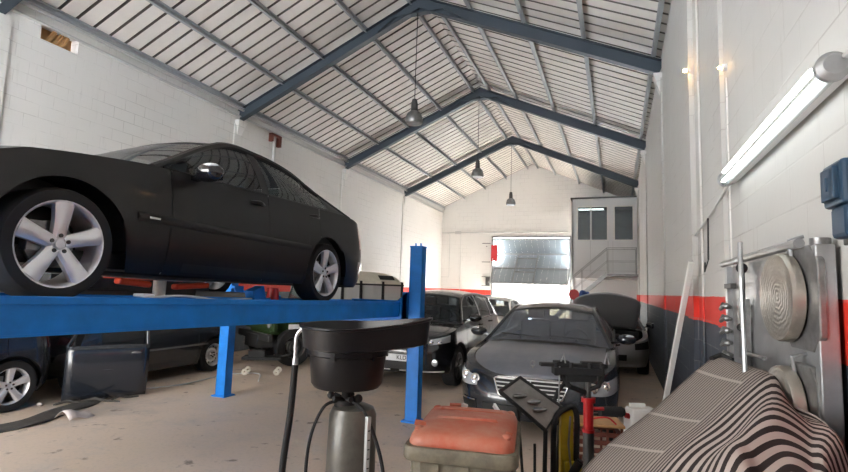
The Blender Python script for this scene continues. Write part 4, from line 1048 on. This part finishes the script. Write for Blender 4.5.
g = G(); g.box((1.25, lw+.012, .80), (.34, .012, .10)); g.build('number_plate', 'plate_white', lr)
for ch in list(lr.children_recursive):
    if ch.type == 'MESH':
        for v in ch.data.vertices: v.co.x *= .87
for x in (1.09, -1.12):
    for sd in (1, -1): wheel_mesh(lr, 'wheel', .38, .2, 'steel', sd, (x, sd*(lw-.06), .38), .22, 'metal_dark')
G().bb((lx0+.2, -.35, .35), (1.7, .35, .62)).build('chassis', 'metal_dark', lr)
# ================================================================== FOUR-POST LIFT
lift = thing('car_lift', 'blue four post car lift carrying the black saloon', 'car lift', (0, 0, 0))
LXR, LXL = -2.42, -5.45
for x, s in ((LXR, 1), (LXL, -1)):
    for y in (6.10, .0):
        g = G(); w = .17; h = 2.22
        g.bb((x-.085, y-.07, .02), (x+.085, y-.06, h)); g.bb((x+s*.085, y-.07, .02), (x+s*.078, y+.07, h)); g.bb((x-s*.085, y-.07, .02), (x-s*.078, y+.07, h)); g.bb((x-.085, y+.06, .02), (x-.03, y+.07, h)); g.bb((x+.03, y+.06, .02), (x+.085, y+.07, h))
        g.bb((x-.09, y-.075, h-.02), (x+.09, y+.075, h)); g.bb((x-.04, y-.02, h), (x-.03, y+.02, h+.04)); g.bb((x+.03, y-.02, h), (x+.04, y+.02, h+.04))
        po = g.build('post', 'blue_lift', lift)
        G().bb((x-.12, y-.11, 0), (x+.12, y+.11, .02)).build('base_plate', 'blue_lift', po)
        g = G(); g.bb((x-s*.10, y-.10, 1.16), (x-s*.16, y+.10, 1.62)); g.prism([(x-s*.10, 1.62), (x-s*.34, 1.40), (x-s*.34, 1.14), (x-s*.10, 1.14)], y-.1, y-.09, 'y'); g.prism([(x-s*.10, 1.62), (x-s*.34, 1.40), (x-s*.34, 1.14), (x-s*.10, 1.14)], y+.09, y+.1, 'y'); g.build('carriage', 'blue_lift', lift)
for y in (6.10, .0):
    g = G(); g.bb((LXL+.1, y-.09, 1.16), (LXR-.1, y-.08, 1.36)); g.bb((LXL+.1, y+.08, 1.16), (LXR-.1, y+.09, 1.36)); g.bb((LXL+.1, y-.09, 1.35), (LXR-.1, y+.09, 1.36)); g.build('cross_beam', 'blue_lift', lift)
for x0, x1 in ((-3.32, -2.62), (-5.2, -4.5)):
    g = G(); g.bb((x0, -.35, RUNZ-.012), (x1, 6.0, RUNZ)); g.bb((x0, -.35, RUNZ-.155), (x0+.012, 6.0, RUNZ-.01)); g.bb((x1-.012, -.35, RUNZ-.155), (x1, 6.0, RUNZ-.01))
    g.bb((x0-.004, -.35, RUNZ-.157), (x1+.004, 6.0, RUNZ-.145)) ; rw = g.build('runway', 'blue_lift', lift)
    g = G(); g.bb((x1-.04, -.35, RUNZ-.004), (x1+.012, 6.02, RUNZ+.035)); g.bb((x0-.012, -.35, RUNZ-.004), (x0+.04, 6.02, RUNZ+.035)); g.bb((x0, 5.97, RUNZ), (x1, 6.02, RUNZ+.05)); g.build('edge_flange', 'blue_lift', rw, bevel=.004)
    g = G(); g.box(((x0+x1)/2, 1.9, RUNZ+.004), (.42, .5, .008)); g.build('turn_plate', 'metal_mid', rw)
# jacking beam between runways (orange arms)
g = G(); g.bb((-4.6, 2.3, RUNZ-.02), (-3.35, 2.75, RUNZ+.07)); g.bb((-4.05, 2.4, RUNZ+.05), (-3.8, 2.8, RUNZ+.17)); g.bb((-4.5, 2.2, RUNZ), (-4.35, 4.5, RUNZ+.165)); g.bb((-4.4, 4.3, RUNZ), (-3.4, 4.5, RUNZ+.08)); jb = g.build('jacking_beam', 'metal_dark', lift, bevel=.01)
G().box((-3.20, 2.58, RUNZ+.125), (.07, .26, .045), (R(-4), 0, 0)).build('jack_arm', 'orange_paint', jb, bevel=.015)
G().box((-3.22, 3.12, RUNZ+.12), (.07, .34, .045), (R(4), 0, 0)).build('jack_arm', 'orange_paint', jb, bevel=.015)
G().cyl((-3.22, 2.82, RUNZ), (-3.22, 2.82, RUNZ+.15), .045).build('jack_column', 'cream_paint', jb)
G().cyl((-3.3, 4.28, RUNZ), (-3.3, 4.28, RUNZ+.14), .06).build('jack_column', 'red_paint', jb)
g = G(); g.box((-3.25, 3.95, RUNZ+.06), (.1, .16, .14), (R(20), 0, 0)); g.build('jack_bracket', 'blue_lift', jb)
TILT = R(-1.1)
for o_ in list(lift.children):
    if o_.name.startswith(('runway', 'jacking_beam')): o_.rotation_euler = (TILT, 0, 0); o_.location.z = -3.38*math.sin(TILT)-.01
G().box((-2.86, 2.42, RUNZ+.055), (.09, .09, .02)).build('wheel_chock', 'plate_white', lift, bevel=.004)
g = G(); g.tube(spl([(-2.95, 1.3, RUNZ+.02), (-2.8, 2.2, RUNZ+.03), (-2.85, 2.7, RUNZ+.05), (-2.78, 3.0, RUNZ+.02), (-2.9, 3.5, RUNZ+.02)], 8), .010, 6); tag(g.build('air_hose', 'conduit', smooth=True), 'thin grey air hose lying along the lift runway', 'hose')

# ================================================================== FOREGROUND
# ---- waste oil drainer
od = thing('oil_drainer', 'black waste oil drain basin on a metal tank with hoses in the foreground', 'oil drainer', (-1.18, 2.125, 0), PAN)
g = G(); g.lathe([(0, 1.205), (.10, 1.205), (.150, 1.215), (.165, 1.235), (.178, 1.36), (.186, 1.365), (.188, 1.40), (.175, 1.41), (.160, 1.24), (0, 1.225)], (0, 0, 0), 'z', 40)
for k in range(6):
    a = 2*PI*k/6+.3; g.box((.180*math.cos(a), .180*math.sin(a), 1.375), (.02, .02, .05), (0, 0, a))
g.build('basin', 'black_plastic', od, smooth=40)
def traypt(a, gr=0):
    ca, sa = math.cos(a), math.sin(a); r = .205
    k = max(0, ca)**1.6
    return Vector(((r+gr)*ca + .165*k, (r+gr)*sa*(1.3-.35*k), 0))
g = G(); n = 56
rings = [(-.03, 1.392), (0, 1.40), (.008, 1.46), (.012, 1.485), (.022, 1.49), (.022, 1.497), (.004, 1.497), (-.002, 1.47), (-.012, 1.408), (-.06, 1.402)]
def tz(a, z): k = max(0, math.cos(a))**2; return z + (z-1.39)*.25*k + .018*k
for gr, z in rings:
    for k in range(n): a = 2*PI*k/n; p = traypt(a, gr); g.v.append((p.x, p.y, tz(a, z)))
for i in range(len(rings)-1):
    for k in range(n): g.f.append([i*n+k, i*n+(k+1) % n, (i+1)*n+(k+1) % n, (i+1)*n+k]); g.m.append(0)
g.f.append([(len(rings)-1)*n+k for k in range(n)]); g.m.append(0)
tr = g.build('tray', 'black_plastic', od, smooth=45)
g = G(); g.tube(spl([(-.17, -.06, 1.47), (-.205, -.05, 1.475), (-.235, -.045, 1.44), (-.237, -.045, 1.36), (-.235, -.045, 1.335)], 8), .0085, 10); g.cyl((-.235, -.045, 1.34), (-.235, -.045, 1.30), .013); g.build('suction_pipe', 'alloy', od, smooth=50)
G().tube(spl([(-.235, -.045, 1.31), (-.240, -.06, 1.1), (-.262, -.06, .85), (-.27, -.05, .5), (-.2, -.02, .25), (-.1, 0, .2)], 10), .015, 10).build('thick_hose', 'rubber', od, smooth=50)
g = G(); g.cyl((0, 0, 1.13), (0, 0, 1.21), .022); g.cyl((0, 0, 1.125), (0, 0, 1.155), .055, n=20)
for k in range(5): a = k*1.3; g.cyl((0, 0, 1.15), (.07*math.cos(a), .07*math.sin(a), 1.165), .012)
g.sph((-.068, -.02, 1.175), .018, 10); g.sph((.06, -.03, 1.165), .02, 10); g.build('valve_head', 'rubber', od, smooth=40)
g = G(); g.lathe([(0, 1.135), (.06, 1.135), (.095, 1.12), (.108, 1.09), (.112, .9), (.118, .35), (.118, .26), (0, .26)], (.035, 0, 0), 'z', 32); g.build('tank', 'oil_tank', od, smooth=40)
g = G(); g.box((.115, -.085, .82), (.022, .02, .56), (0, 0, .8)); sg = g.build('sight_glass', 'frosted', od, bevel=.003)
g = G()
for k in range(12): g.box((.122, -.094, .60+.04*k), (.012, .002, .004), (0, 0, .8))
g.build('gauge_mark', 'ink', sg)
G().tube(spl([(-.03, -.03, 1.155), (-.09, -.07, 1.13), (-.14, -.08, 1.0), (-.155, -.07, .8), (-.14, -.05, .5), (-.10, -.03, .4)], 10), .0075, 8).build('thin_hose', 'rubber', od, smooth=50)
G().tube(spl([(.03, -.03, 1.155), (.09, -.07, 1.12), (.15, -.08, 1.0), (.19, -.08, .86), (.22, -.06, .6), (.12, -.02, .38)], 10), .0085, 8).build('thin_hose', 'rubber', od, smooth=50)
g = G(); g.cyl((0, 0, .12), (0, 0, .26), .10)
for a in (.7, 2.3, 3.9, 5.5): g.beam((0, 0, .14), (.24*math.cos(a), .24*math.sin(a), .12), .04, .03)
g.build('base_frame', 'metal_dark', od)
for a in (.7, 2.3, 3.9, 5.5): G().lathe([(0, -.012), (.045, -.012), (.05, 0), (.045, .012), (0, .012)], (.24*math.cos(a), .24*math.sin(a), .05), 'y', 16).build('caster', 'rubber', od, smooth=40)

# ---- wheelie bin
bn = thing('wheelie_bin', 'grimy grey green bin with weathered orange lid in the foreground', 'bin', (-.68, 2.44, 0), R(9))
def ring(hx, hy, z, r=.05, n=6):
    out = []
    for cx, cy, a0 in ((hx-r, hy-r, 0), (-hx+r, hy-r, 90), (-hx+r, -hy+r, 180), (hx-r, -hy+r, 270)):
        for k in range(n+1): a = R(a0+90*k/n); out.append((cx+r*math.cos(a), cy+r*math.sin(a), z))
    return out
def loft(g, rs, mi=0, cap=True):
    b = len(g.v); n = len(rs[0])
    for r_ in rs: g.v += [tuple(p) for p in r_]
    for i in range(len(rs)-1):
        for k in range(n): g.f.append([b+i*n+k, b+i*n+(k+1) % n, b+(i+1)*n+(k+1) % n, b+(i+1)*n+k]); g.m.append(mi)
    if cap: g.f.append([b+k for k in range(n)][::-1]); g.m.append(mi); g.f.append([b+(len(rs)-1)*n+k for k in range(n)]); g.m.append(mi)
    return g
g = loft(G(), [ring(.18, .22, .06), ring(.215, .275, .90), ring(.215, .275, .93), ring(.245, .31, .935), ring(.25, .315, .945), ring(.25, .315, .985), ring(.245, .31, .995), ring(.22, .285, .995)])
for k in range(3):
    for x in (-.13+.13*k,): g.bb((x-.04, -.285, .2), (x+.04, -.262, .925)); g.bb((x-.04, .262, .2), (x+.04, .285, .925))
    for y in (-.17+.17*k,): g.bb((-.228, y-.05, .2), (-.205, y+.05, .925)); g.bb((.205, y-.05, .2), (.228, y+.05, .925))
g.build('bin_body', 'bin_grey', bn, smooth=35)
rr = [ring(.232, .292, .995, .06), ring(.233, .293, 1.005, .06), ring(.225, .285, 1.03, .06), ring(.212, .272, 1.044, .06), ring(.195, .25, 1.052, .05), ring(.13, .17, 1.060, .04), ring(.06, .08, 1.062, .03)]
g = loft(G(), rr)
lid = g.build('lid', 'orange_plastic', bn, smooth=50)
g = G(); loft(g, [ring(.15, .018, 1.056, .012, 3), ring(.14, .012, 1.071, .01, 3)]); g.v = [(x+.0, y-.03, z) for x, y, z in g.v]
h = G(); loft(h, [ring(.17, .035, 1.05, .02, 3), ring(.155, .025, 1.067, .02, 3)]); h.v = [(x, y+.16, z) for x, y, z in h.v]; g.add(h.v, h.f)
for x, y in ((-.2, -.2), (.2, -.22), (-.19, .22), (.2, .21)): g.sph((x*.98, y, 1.045), .02, 10, 0, (1.2, 1.6, .7))
g.box((.205, -.21, 1.058), (.03, .01, .02), (0, .3, .5)); g.box((-.2, -.17, 1.06), (.05, .012, .025), (.3, .2, .3)); g.box((-.1, .27, 1.05), (.06, .012, .03), (.5, 0, .1))
g.build('lid_rib', 'orange_plastic', lid, smooth=40)
g = G(); g.tube([(-.2, .35, .96), (.2, .35, .96)], .014, 8); g.tube([(-.18, .30, .97), (-.18, .35, .96)], .014, 8); g.tube([(.18, .30, .97), (.18, .35, .96)], .014, 8); g.build('handle', 'bin_grey', bn, smooth=40)
G().box((.12, .24, 1.062), (.012, .05, .022), (.5, 0, .6)).build('lid_tape', 'plate_white', lid); G().box((-.05, .27, 1.055), (.03, .012, .02), (.2, .3, .3)).build('lid_tape', 'plate_white', lid)
for sd in (1, -1): G().lathe([(0, -.02), (.08, -.02), (.09, 0), (.08, .02), (0, .02)], (.21*sd, .26, .09), 'x', 20).build('wheel', 'rubber', bn, smooth=40)

# ---- striped blanket draped over a covered workbench
def clothmat():
    m = bpy.data.materials.new('striped_cloth'); m.use_nodes = True; nt = m.node_tree; b = nt.nodes['Principled BSDF']; N = nt.nodes.new; L = nt.links.new
    b.inputs['Roughness'].default_value = .95; b.inputs['Specular IOR Level'].default_value = .1
    uv = N('ShaderNodeUVMap'); sp = N('ShaderNodeSeparateXYZ'); L(uv.outputs[0], sp.inputs[0])
    nz = N('ShaderNodeTexNoise'); L(uv.outputs[0], nz.inputs['Vector']); nz.inputs['Scale'].default_value = 3; nz.inputs['Detail'].default_value = 2
    def wave(freq, width, src=0):
        a = N('ShaderNodeMath'); a.operation = 'MULTIPLY'; L(sp.outputs[src], a.inputs[0]); a.inputs[1].default_value = freq
        f = N('ShaderNodeMath'); f.operation = 'FRACT'; L(a.outputs[0], f.inputs[0])
        c = N('ShaderNodeMath'); c.operation = 'COMPARE'; L(f.outputs[0], c.inputs[0]); c.inputs[1].default_value = .5; c.inputs[2].default_value = width; return c.outputs[0]
    def mix(f, a, c):
        k = N('ShaderNodeMix'); k.data_type = 'RGBA'
        if isinstance(f, float): k.inputs[0].default_value = f
        else: L(f, k.inputs[0])
        for i, q in ((6, a), (7, c)):
            if isinstance(q, tuple): k.inputs[i].default_value = q
            else: L(q, k.inputs[i])
        return k.outputs[2]
    light, dark, mid = (.42, .355, .325, 1), (.035, .028, .028, 1), (.20, .17, .155, 1)
    fine = mix(wave(24, .24), (.31, .27, .245, 1), (.13, .11, .10, 1))
    fine = mix(wave(5.5, .03, 1), fine, (.38, .335, .30, 1))
    bold = mix(wave(11, .24), light, dark)
    gt = N('ShaderNodeMath'); gt.operation = 'GREATER_THAN'; L(sp.outputs[0], gt.inputs[0]); gt.inputs[1].default_value = 1.0
    gt2 = N('ShaderNodeMath'); gt2.operation = 'GREATER_THAN'; L(sp.outputs[0], gt2.inputs[0]); gt2.inputs[1].default_value = .84
    medium = mix(wave(26, .24), (.34, .29, .265, 1), (.07, .06, .055, 1))
    L(mix(gt.outputs[0], mix(gt2.outputs[0], fine, medium), bold), b.inputs['Base Color'])
    vm = N('ShaderNodeVectorMath'); vm.operation = 'SCALE'; L(uv.outputs[0], vm.inputs[0]); vm.inputs['Scale'].default_value = 90
    n5 = N('ShaderNodeTexNoise'); L(vm.outputs[0], n5.inputs['Vector']); n5.inputs['Scale'].default_value = 2
    bp = N('ShaderNodeBump'); bp.inputs['Strength'].default_value = .4; bp.inputs['Distance'].default_value = .004; L(n5.outputs['Fac'], bp.inputs['Height']); L(bp.outputs[0], b.inputs['Normal'])
    MATS['striped_cloth'] = m
clothmat()
SEC = [
 [(-.62, 1.92, .02), (-.50, 2.06, .45), (-.14, 2.51, .89), (.16, 2.93, 1.08), (.53, 3.36, 1.34), (.60, 3.34, 1.20), (.62, 3.25, 1.0), (.63, 3.2, .5), (.63, 3.2, .02)],
 [(-.45, 1.52, .02), (-.28, 1.66, .6), (.123, 2.058, 1.031), (.352, 2.29, 1.193), (.600, 2.531, 1.358), (.60, 2.337, 1.298), (.63, 1.914, 1.235), (.64, 1.85, .6), (.64, 1.85, .02)],
 [(-.15, 1.48, .02), (.02, 1.58, .7), (.213, 1.869, 1.107), (.374, 2.047, 1.225), (.516, 2.178, 1.315), (.593, 2.084, 1.267), (.620, 1.854, 1.213), (.63, 1.75, .6), (.63, 1.75, .02)],
 [(.0, 1.42, .02), (.12, 1.5, .7), (.282, 1.695, 1.169), (.373, 1.809, 1.238), (.461, 1.892, 1.274), (.529, 1.868, 1.246), (.555, 1.755, 1.193), (.60, 1.66, .6), (.61, 1.65, .02)],
 [(.1, 1.33, .02), (.20, 1.36, .6), (.31, 1.52, 1.06), (.37, 1.58, 1.12), (.43, 1.64, 1.15), (.48, 1.63, 1.12), (.52, 1.58, 1.06), (.57, 1.50, .6), (.58, 1.50, .02)],
 [(.12, 1.28, .02), (.22, 1.30, .35), (.32, 1.40, .70), (.37, 1.44, .75), (.42, 1.47, .78), (.47, 1.47, .75), (.51, 1.45, .7), (.56, 1.42, .35), (.57, 1.42, .02)],
]
SS = [spl(q, 7) for q in SEC]
NVc = len(SS[0])
def cl(u, v):
    cu = [s_[min(NVc-1, round(v*(NVc-1)))] for s_ in SS]
    k = min(4.9999, u*5); i = int(k); f = k-i
    if i == 0: f2 = f; p = cu[0].lerp(cu[1], f2)
    else:
        q = spl(cu[1:], 9); p = q[min(len(q)-1, int(round((k-1)*9)))]
    w = .008*math.sin(k*4+v*9)*min(1, k/1.0) + .003*math.sin(v*22+k*2)*(1 if k > 1 else .4)
    return p + Vector((-.3*w, -.3*w, w))
g = G(); nu = 45
g.uv = []
for i in range(nu+1):
    for j in range(NVc):
        u = i/nu; g.v.append(tuple(cl(u, j/(NVc-1)))); k = u*5
        g.uv.append((k if k <= 1 else 1+(k-1)*.36, j/(NVc-1)*2.2))
for i in range(nu):
    for j in range(NVc-1): a = i*NVc+j; g.f.append([a, a+NVc, a+NVc+1, a+1]); g.m.append(0)
o = g.build('striped_blanket', 'striped_cloth', smooth=50, recalc=False, solid=.006); tag(o, 'brown and black striped blanket draped in the right foreground', 'blanket')
g = G(); g.tube([(.50, 3.30, 1.33), (.55, 3.33, 1.352), (.60, 3.30, 1.33)], .02, 8); tag(g.build('rubber_grip', 'rubber'), 'black rubber grip poking out at the peak of the striped blanket', 'grip')

# ---- gearbox jack with tool head
jk = thing('transmission_jack', 'red and black workshop jack with a flat bar head before the dusty saloon', 'jack', (-.18, 3.57, 0), PAN)
g = G(); g.cyl((0, 0, .78), (0, 0, 1.0), .032, n=18); g.cyl((0, 0, .97), (0, 0, 1.0), .045, n=18); g.cyl((0, 0, .78), (0, 0, .80), .04, n=18); g.cyl((.03, -.0, .93), (.10, -.0, .93), .012); g.build('cylinder', 'red_paint', jk, smooth=40)
G().cyl((0, 0, .62), (0, 0, .78), .035, n=16).build('lower_tube', 'metal_dark', jk, smooth=40); G().cyl((0, 0, 1.0), (0, 0, 1.11), .018).build('ram', 'metal_dark', jk, smooth=40)
g = G(); g.box((-.10, 0, 1.205), (.44, .06, .022)); g.box((-.18, 0, 1.222), (.10, .05, .02)); g.box((.02, .0, 1.222), (.14, .04, .018)); g.box((-.08, -.02, 1.17), (.32, .08, .045)); g.box((-.06, 0, 1.13), (.2, .1, .05)); 
g.tube([(-.20, -.02, 1.16), (-.13, -.03, 1.07), (-.02, 0, 1.03)], .018, 8); g.tube([(.09, -.02, 1.16), (.06, -.03, 1.08), (.0, 0, 1.05)], .016, 8); g.tube([(-.12, .03, 1.12), (-.2, .02, 1.02), (-.23, 0, .95)], .014, 8)
for x in (-.22, -.12, .0, .08): g.cyl((x, -.03, 1.14), (x, -.03, 1.225), .014)
g.build('saddle', 'rubber', jk, bevel=.004)
g = G(); g.tube([(-.19, -.03, 1.23), (-.17, -.03, 1.28), (-.16, -.03, 1.22)], .005, 6); g.tube([(.10, -.02, 1.22), (.115, -.02, 1.29), (.13, -.02, 1.22)], .007, 6); g.tube([(-.20, -.04, 1.2), (-.205, -.04, 1.0), (-.20, -.04, .82)], .005, 6); g.build('saddle_chain', 'metal_mid', jk)
g = G()
for a in (.5, 2.0, 3.6, 5.2): g.beam((0, 0, .14), (.19*math.cos(a), .19*math.sin(a), .10), .05, .05)
g.cyl((0, 0, .1), (0, 0, .62), .04); g.build('jack_base', 'metal_dark', jk)
for a in (.5, 2.0, 3.6, 5.2): G().lathe([(0, -.012), (.045, -.012), (.05, 0), (.045, .012), (0, .012)], (.19*math.cos(a), .19*math.sin(a), .05), 'y', 16).build('caster', 'rubber', jk, smooth=40)
# ---- yellow frame with black tilted tray
yf = thing('yellow_trolley', 'yellow upright trolley frame with black bent tubes beside the orange lidded bin', 'trolley', (-.28, 3.18, 0), PAN)
g = G(); g.box((0, .02, .74), (.075, .05, .52)); g.box((.03, .01, .55), (.10, .08, .3)); g.build('mast', 'yellow_paint', yf, bevel=.006); G().box((0, 0, .24), (.24, .30, .48)).build('trolley_base', 'yellow_paint', yf, bevel=.01)
g = G(); g.tube(spl([(-.085, -.02, .1), (-.085, -.02, .7), (-.08, -.02, .92), (-.02, -.02, 1.0), (.05, -.01, .98), (.055, 0, .7), (.055, 0, .1)], 8), .017, 10); g.build('tube_frame', 'rubber', yf, smooth=50)
g = G(); g.tube([(-.06, -.10, .56), (-.02, -.12, .64), (.03, -.14, .74)], [.014, .024, .024], 12); g.tube([(.03, -.14, .74), (.035, -.142, .75)], .018, 10); g.build('grip_handle', 'rubber', yf, smooth=50)
g = G(); g.tube([(.01, -.03, .96), (.0, -.03, .80), (.02, -.03, .62)], .006, 6); g.build('chain', 'metal_mid', yf)
for x in (-.15, .15): G().lathe([(0, -.015), (.055, -.015), (.06, 0), (.055, .015), (0, .015)], (x, .15, .06), 'x', 18).build('wheel', 'rubber', yf, smooth=40)
# tilted mirror-like tray panel on the bin side
tp = thing('tilted_panel', 'black framed grey panel tilted between the bin and the yellow trolley', 'panel', (-.47, 3.12, 0), PAN)
A_, B_, C_, D_ = Vector((-.20, 0, 1.08)), Vector((-.07, .06, 1.155)), Vector((.17, .02, 1.0)), Vector((.06, -.06, .88))
g = G()
def pq(u, v): a = A_.lerp(B_, v); b = D_.lerp(C_, v); return a.lerp(b, u)
g.grid(pq, 6, 6); g.build('panel_sheet', 'tray_grey', tp, solid=.012)
G().tube([A_, B_, C_, D_, A_], .013, 8).build('panel_frame', 'rubber', tp)
g = G()
for u, v in ((.3, .35), (.55, .5), (.72, .4)):
    p = pq(u, v)+Vector((0, -.02, .012)); g.sph(p, .035, 10, 0, (1.2, .6, .35))
g.build('panel_boss', 'metal_mid', tp, smooth=50)
g = G(); g.tube([D_, (.06, -.04, .5), (.08, 0, 0)], .013, 8); g.tube([A_.lerp(D_, .4), (-.02, .15, .45), (-.10, .2, 0)], .009, 8); g.tube([C_, (.14, .12, 0)], .011, 8); g.tube([(-.0, -.05, .80), (.02, .0, 0)], .008, 8); g.build('panel_stand', 'rubber', tp)
# ---- wooden topped crate
cb = thing('crate', 'dark red crate with pale wooden top behind the red jack cylinder', 'crate', (-.14, 3.92, 0), PAN-.15)
g = G()
for k in range(6):
    z = .42+.055*k; g.bb((-.15, -.11, z), (.15, -.10, z+.03)); g.bb((-.15, .10, z), (.15, .11, z+.03)); g.bb((-.15, -.11, z), (-.14, .11, z+.03)); g.bb((.14, -.11, z), (.15, .11, z+.03))
for x in (-.145, -.05, .05, .145): g.bb((x-.008, -.115, 0), (x+.008, -.105, .76)); g.bb((x-.008, .105, 0), (x+.008, .115, .76))
g.bb((-.14, -.10, .40), (.14, .10, .41)); g.build('crate_frame', 'crate_red', cb)
G().box((0, 0, .772), (.33, .26, .018)).build('wooden_top', 'wood', cb, bevel=.003)
g = G(); g.tube(spl([(-.10, -.1, .785), (-.04, -.12, .82), (.05, -.12, .83), (.11, -.1, .785)], 6), .006, 6); g.build('wire_handle', 'red_paint', cb)
g = G(); g.cyl((-.13, 4.22, .78), (.03, 4.29, .78), .038, n=20); g.cyl((.03, 4.29, .78), (.045, 4.297, .78), .03, n=20); g.cyl((-.05, 4.25, 0), (-.05, 4.25, .77), .02); g.box((-.05, 4.25, .01), (.2, .2, .02))
tag(g.build('black_cylinder', 'rubber', smooth=40), 'black horizontal cylinder on a stand behind the wooden topped crate', 'cylinder')
# white canister on a stool
wc = thing('white_canister', 'white plastic canister with red cap between the saloon and the striped blanket', 'canister', (.17, 4.42, 0), .4)
g = loft(G(), [ring(.105, .075, .52, .02, 3), ring(.11, .08, .54, .02, 3), ring(.11, .08, .76, .02, 3), ring(.095, .065, .80, .02, 3)]); g.box((-.03, 0, .82), (.12, .025, .03)); g.build('canister_body', 'white_paint', wc, smooth=40)
G().cyl((-.105, -.03, .74), (-.14, -.04, .75), .02).build('cap', 'red_paint', wc)
stl = G(); stl.box((.17, 4.42, .505), (.3, .26, .025))
for x in (-.12, .12):
    for y in (-.1, .1): stl.cyl((.17+x, 4.42+y, 0), (.17+x*.9, 4.42+y*.9, .5), .013)
tag(stl.build('stool', 'metal_dark'), 'low dark stool carrying the white canister', 'stool')
# ---- floor debris on the left
g = G(); random.seed(5)
def strip(u, v):
    x = -6.55+.20*math.sin(u*4)+.34*v; y = 2.9+2.3*u; return Vector((x - .25*u + .03*math.sin(u*17), y, .008+.018*max(0, math.sin(u*23+v*4))*v))
g.grid(strip, 30, 6); tag(g.build('rubber_mat', 'rubber_dusty', solid=.012, smooth=50), 'long crumpled dark rubber strip lying on the floor at the left', 'rubber mat')
g = G(); g.grid(lambda u, v: Vector((-6.2+.26*u, 4.18+.30*v, .015+.09*math.sin(PI*u)*(1-.5*v)+.02*math.sin(6*v))), 6, 6); tag(g.build('paper_sheet', 'paper', solid=.002, smooth=50), 'crumpled pale sheet of paper on the floor left of the lift', 'paper')
for (x, y, a, l), lab in zip(((-6.72, 4.75, .9, .42), (-6.55, 5.0, .5, .5), (-6.45, 5.3, 1.3, .36)), ('bent dark plastic trim piece lying before the loose car door', 'long thin dark trim piece on the floor beside the loose door', 'short dark trim piece on the floor, farthest right of the trim pieces')):
    g = G(); d = Vector((math.cos(a), math.sin(a), 0)); n_ = Vector((-d.y, d.x, 0)); c = Vector((x, y, .012)); g.tube([c-d*l/2, c-d*l/6+n_*.04+Vector((0, 0, .03)), c+d*l/6+n_*.03, c+d*l/2], [.012, .022, .018, .010], 8); tag(g.build('trim_piece', 'rubber_dusty', smooth=50), lab, 'trim piece', 'broken trim pieces on the floor')
g = G(); g.sph((-6.98, 4.50, .025), .03, 10, 0, (1.4, .8, .8)); tag(g.build('plastic_cap', 'paper', smooth=50), 'small pale plastic cap among the dark trim pieces', 'cap')
g = G(); g.tube(spl([(-6.9, 5.6, .01), (-6.55, 6.4, .01), (-6.6, 7.4, .012), (-6.2, 7.8, .012), (-5.7, 7.2, .012)], 10), .013, 6); tag(g.build('floor_hose', 'conduit', smooth=50), 'thin grey hose lying on the floor behind the lift post', 'hose')
for (x, y, r), lab in zip(((.52, 7.6, .14), (.40, 8.0, .10)), ('dark crumpled rag on the floor by the right wall', 'smaller dark rag on the floor behind the other by the right wall')):
    g = G(); g.grid(lambda u, v: Vector((x+(u-.5)*2*r, y+(v-.5)*2.4*r, .01+.05*abs(math.sin(7*u+3*v))*math.sin(PI*u)*math.sin(PI*v))), 10, 10); tag(g.build('rag', 'rubber_dusty', smooth=50, solid=.004), lab, 'rag', 'rags by the right wall')
# engine trolley with white caster below the wagon
tj = thing('floor_trolley', 'low dark trolley with pale caster wheel beside the far lift post', 'trolley', (-6.15, 7.85, 0), .5)
g = G(); g.box((0, 0, .30), (.7, .35, .05)); g.box((-.1, 0, .38), (.30, .22, .12)); g.tube([(.3, 0, .32), (.5, 0, .36)], .02, 8); g.build('trolley_frame', 'rubber', tj, bevel=.006)
for x, y in ((.28, -.14), (-.28, -.14), (.28, .14), (-.28, .14)):
    g = G(); g.lathe([(.02, -.015), (.055, -.015), (.06, 0), (.055, .015), (.02, .015)], (x, y, .06), 'y', 20); g.beam((x, y, .06), (x, y, .28), .02, .04); g.build('caster', 'cream_paint', tj, smooth=40)
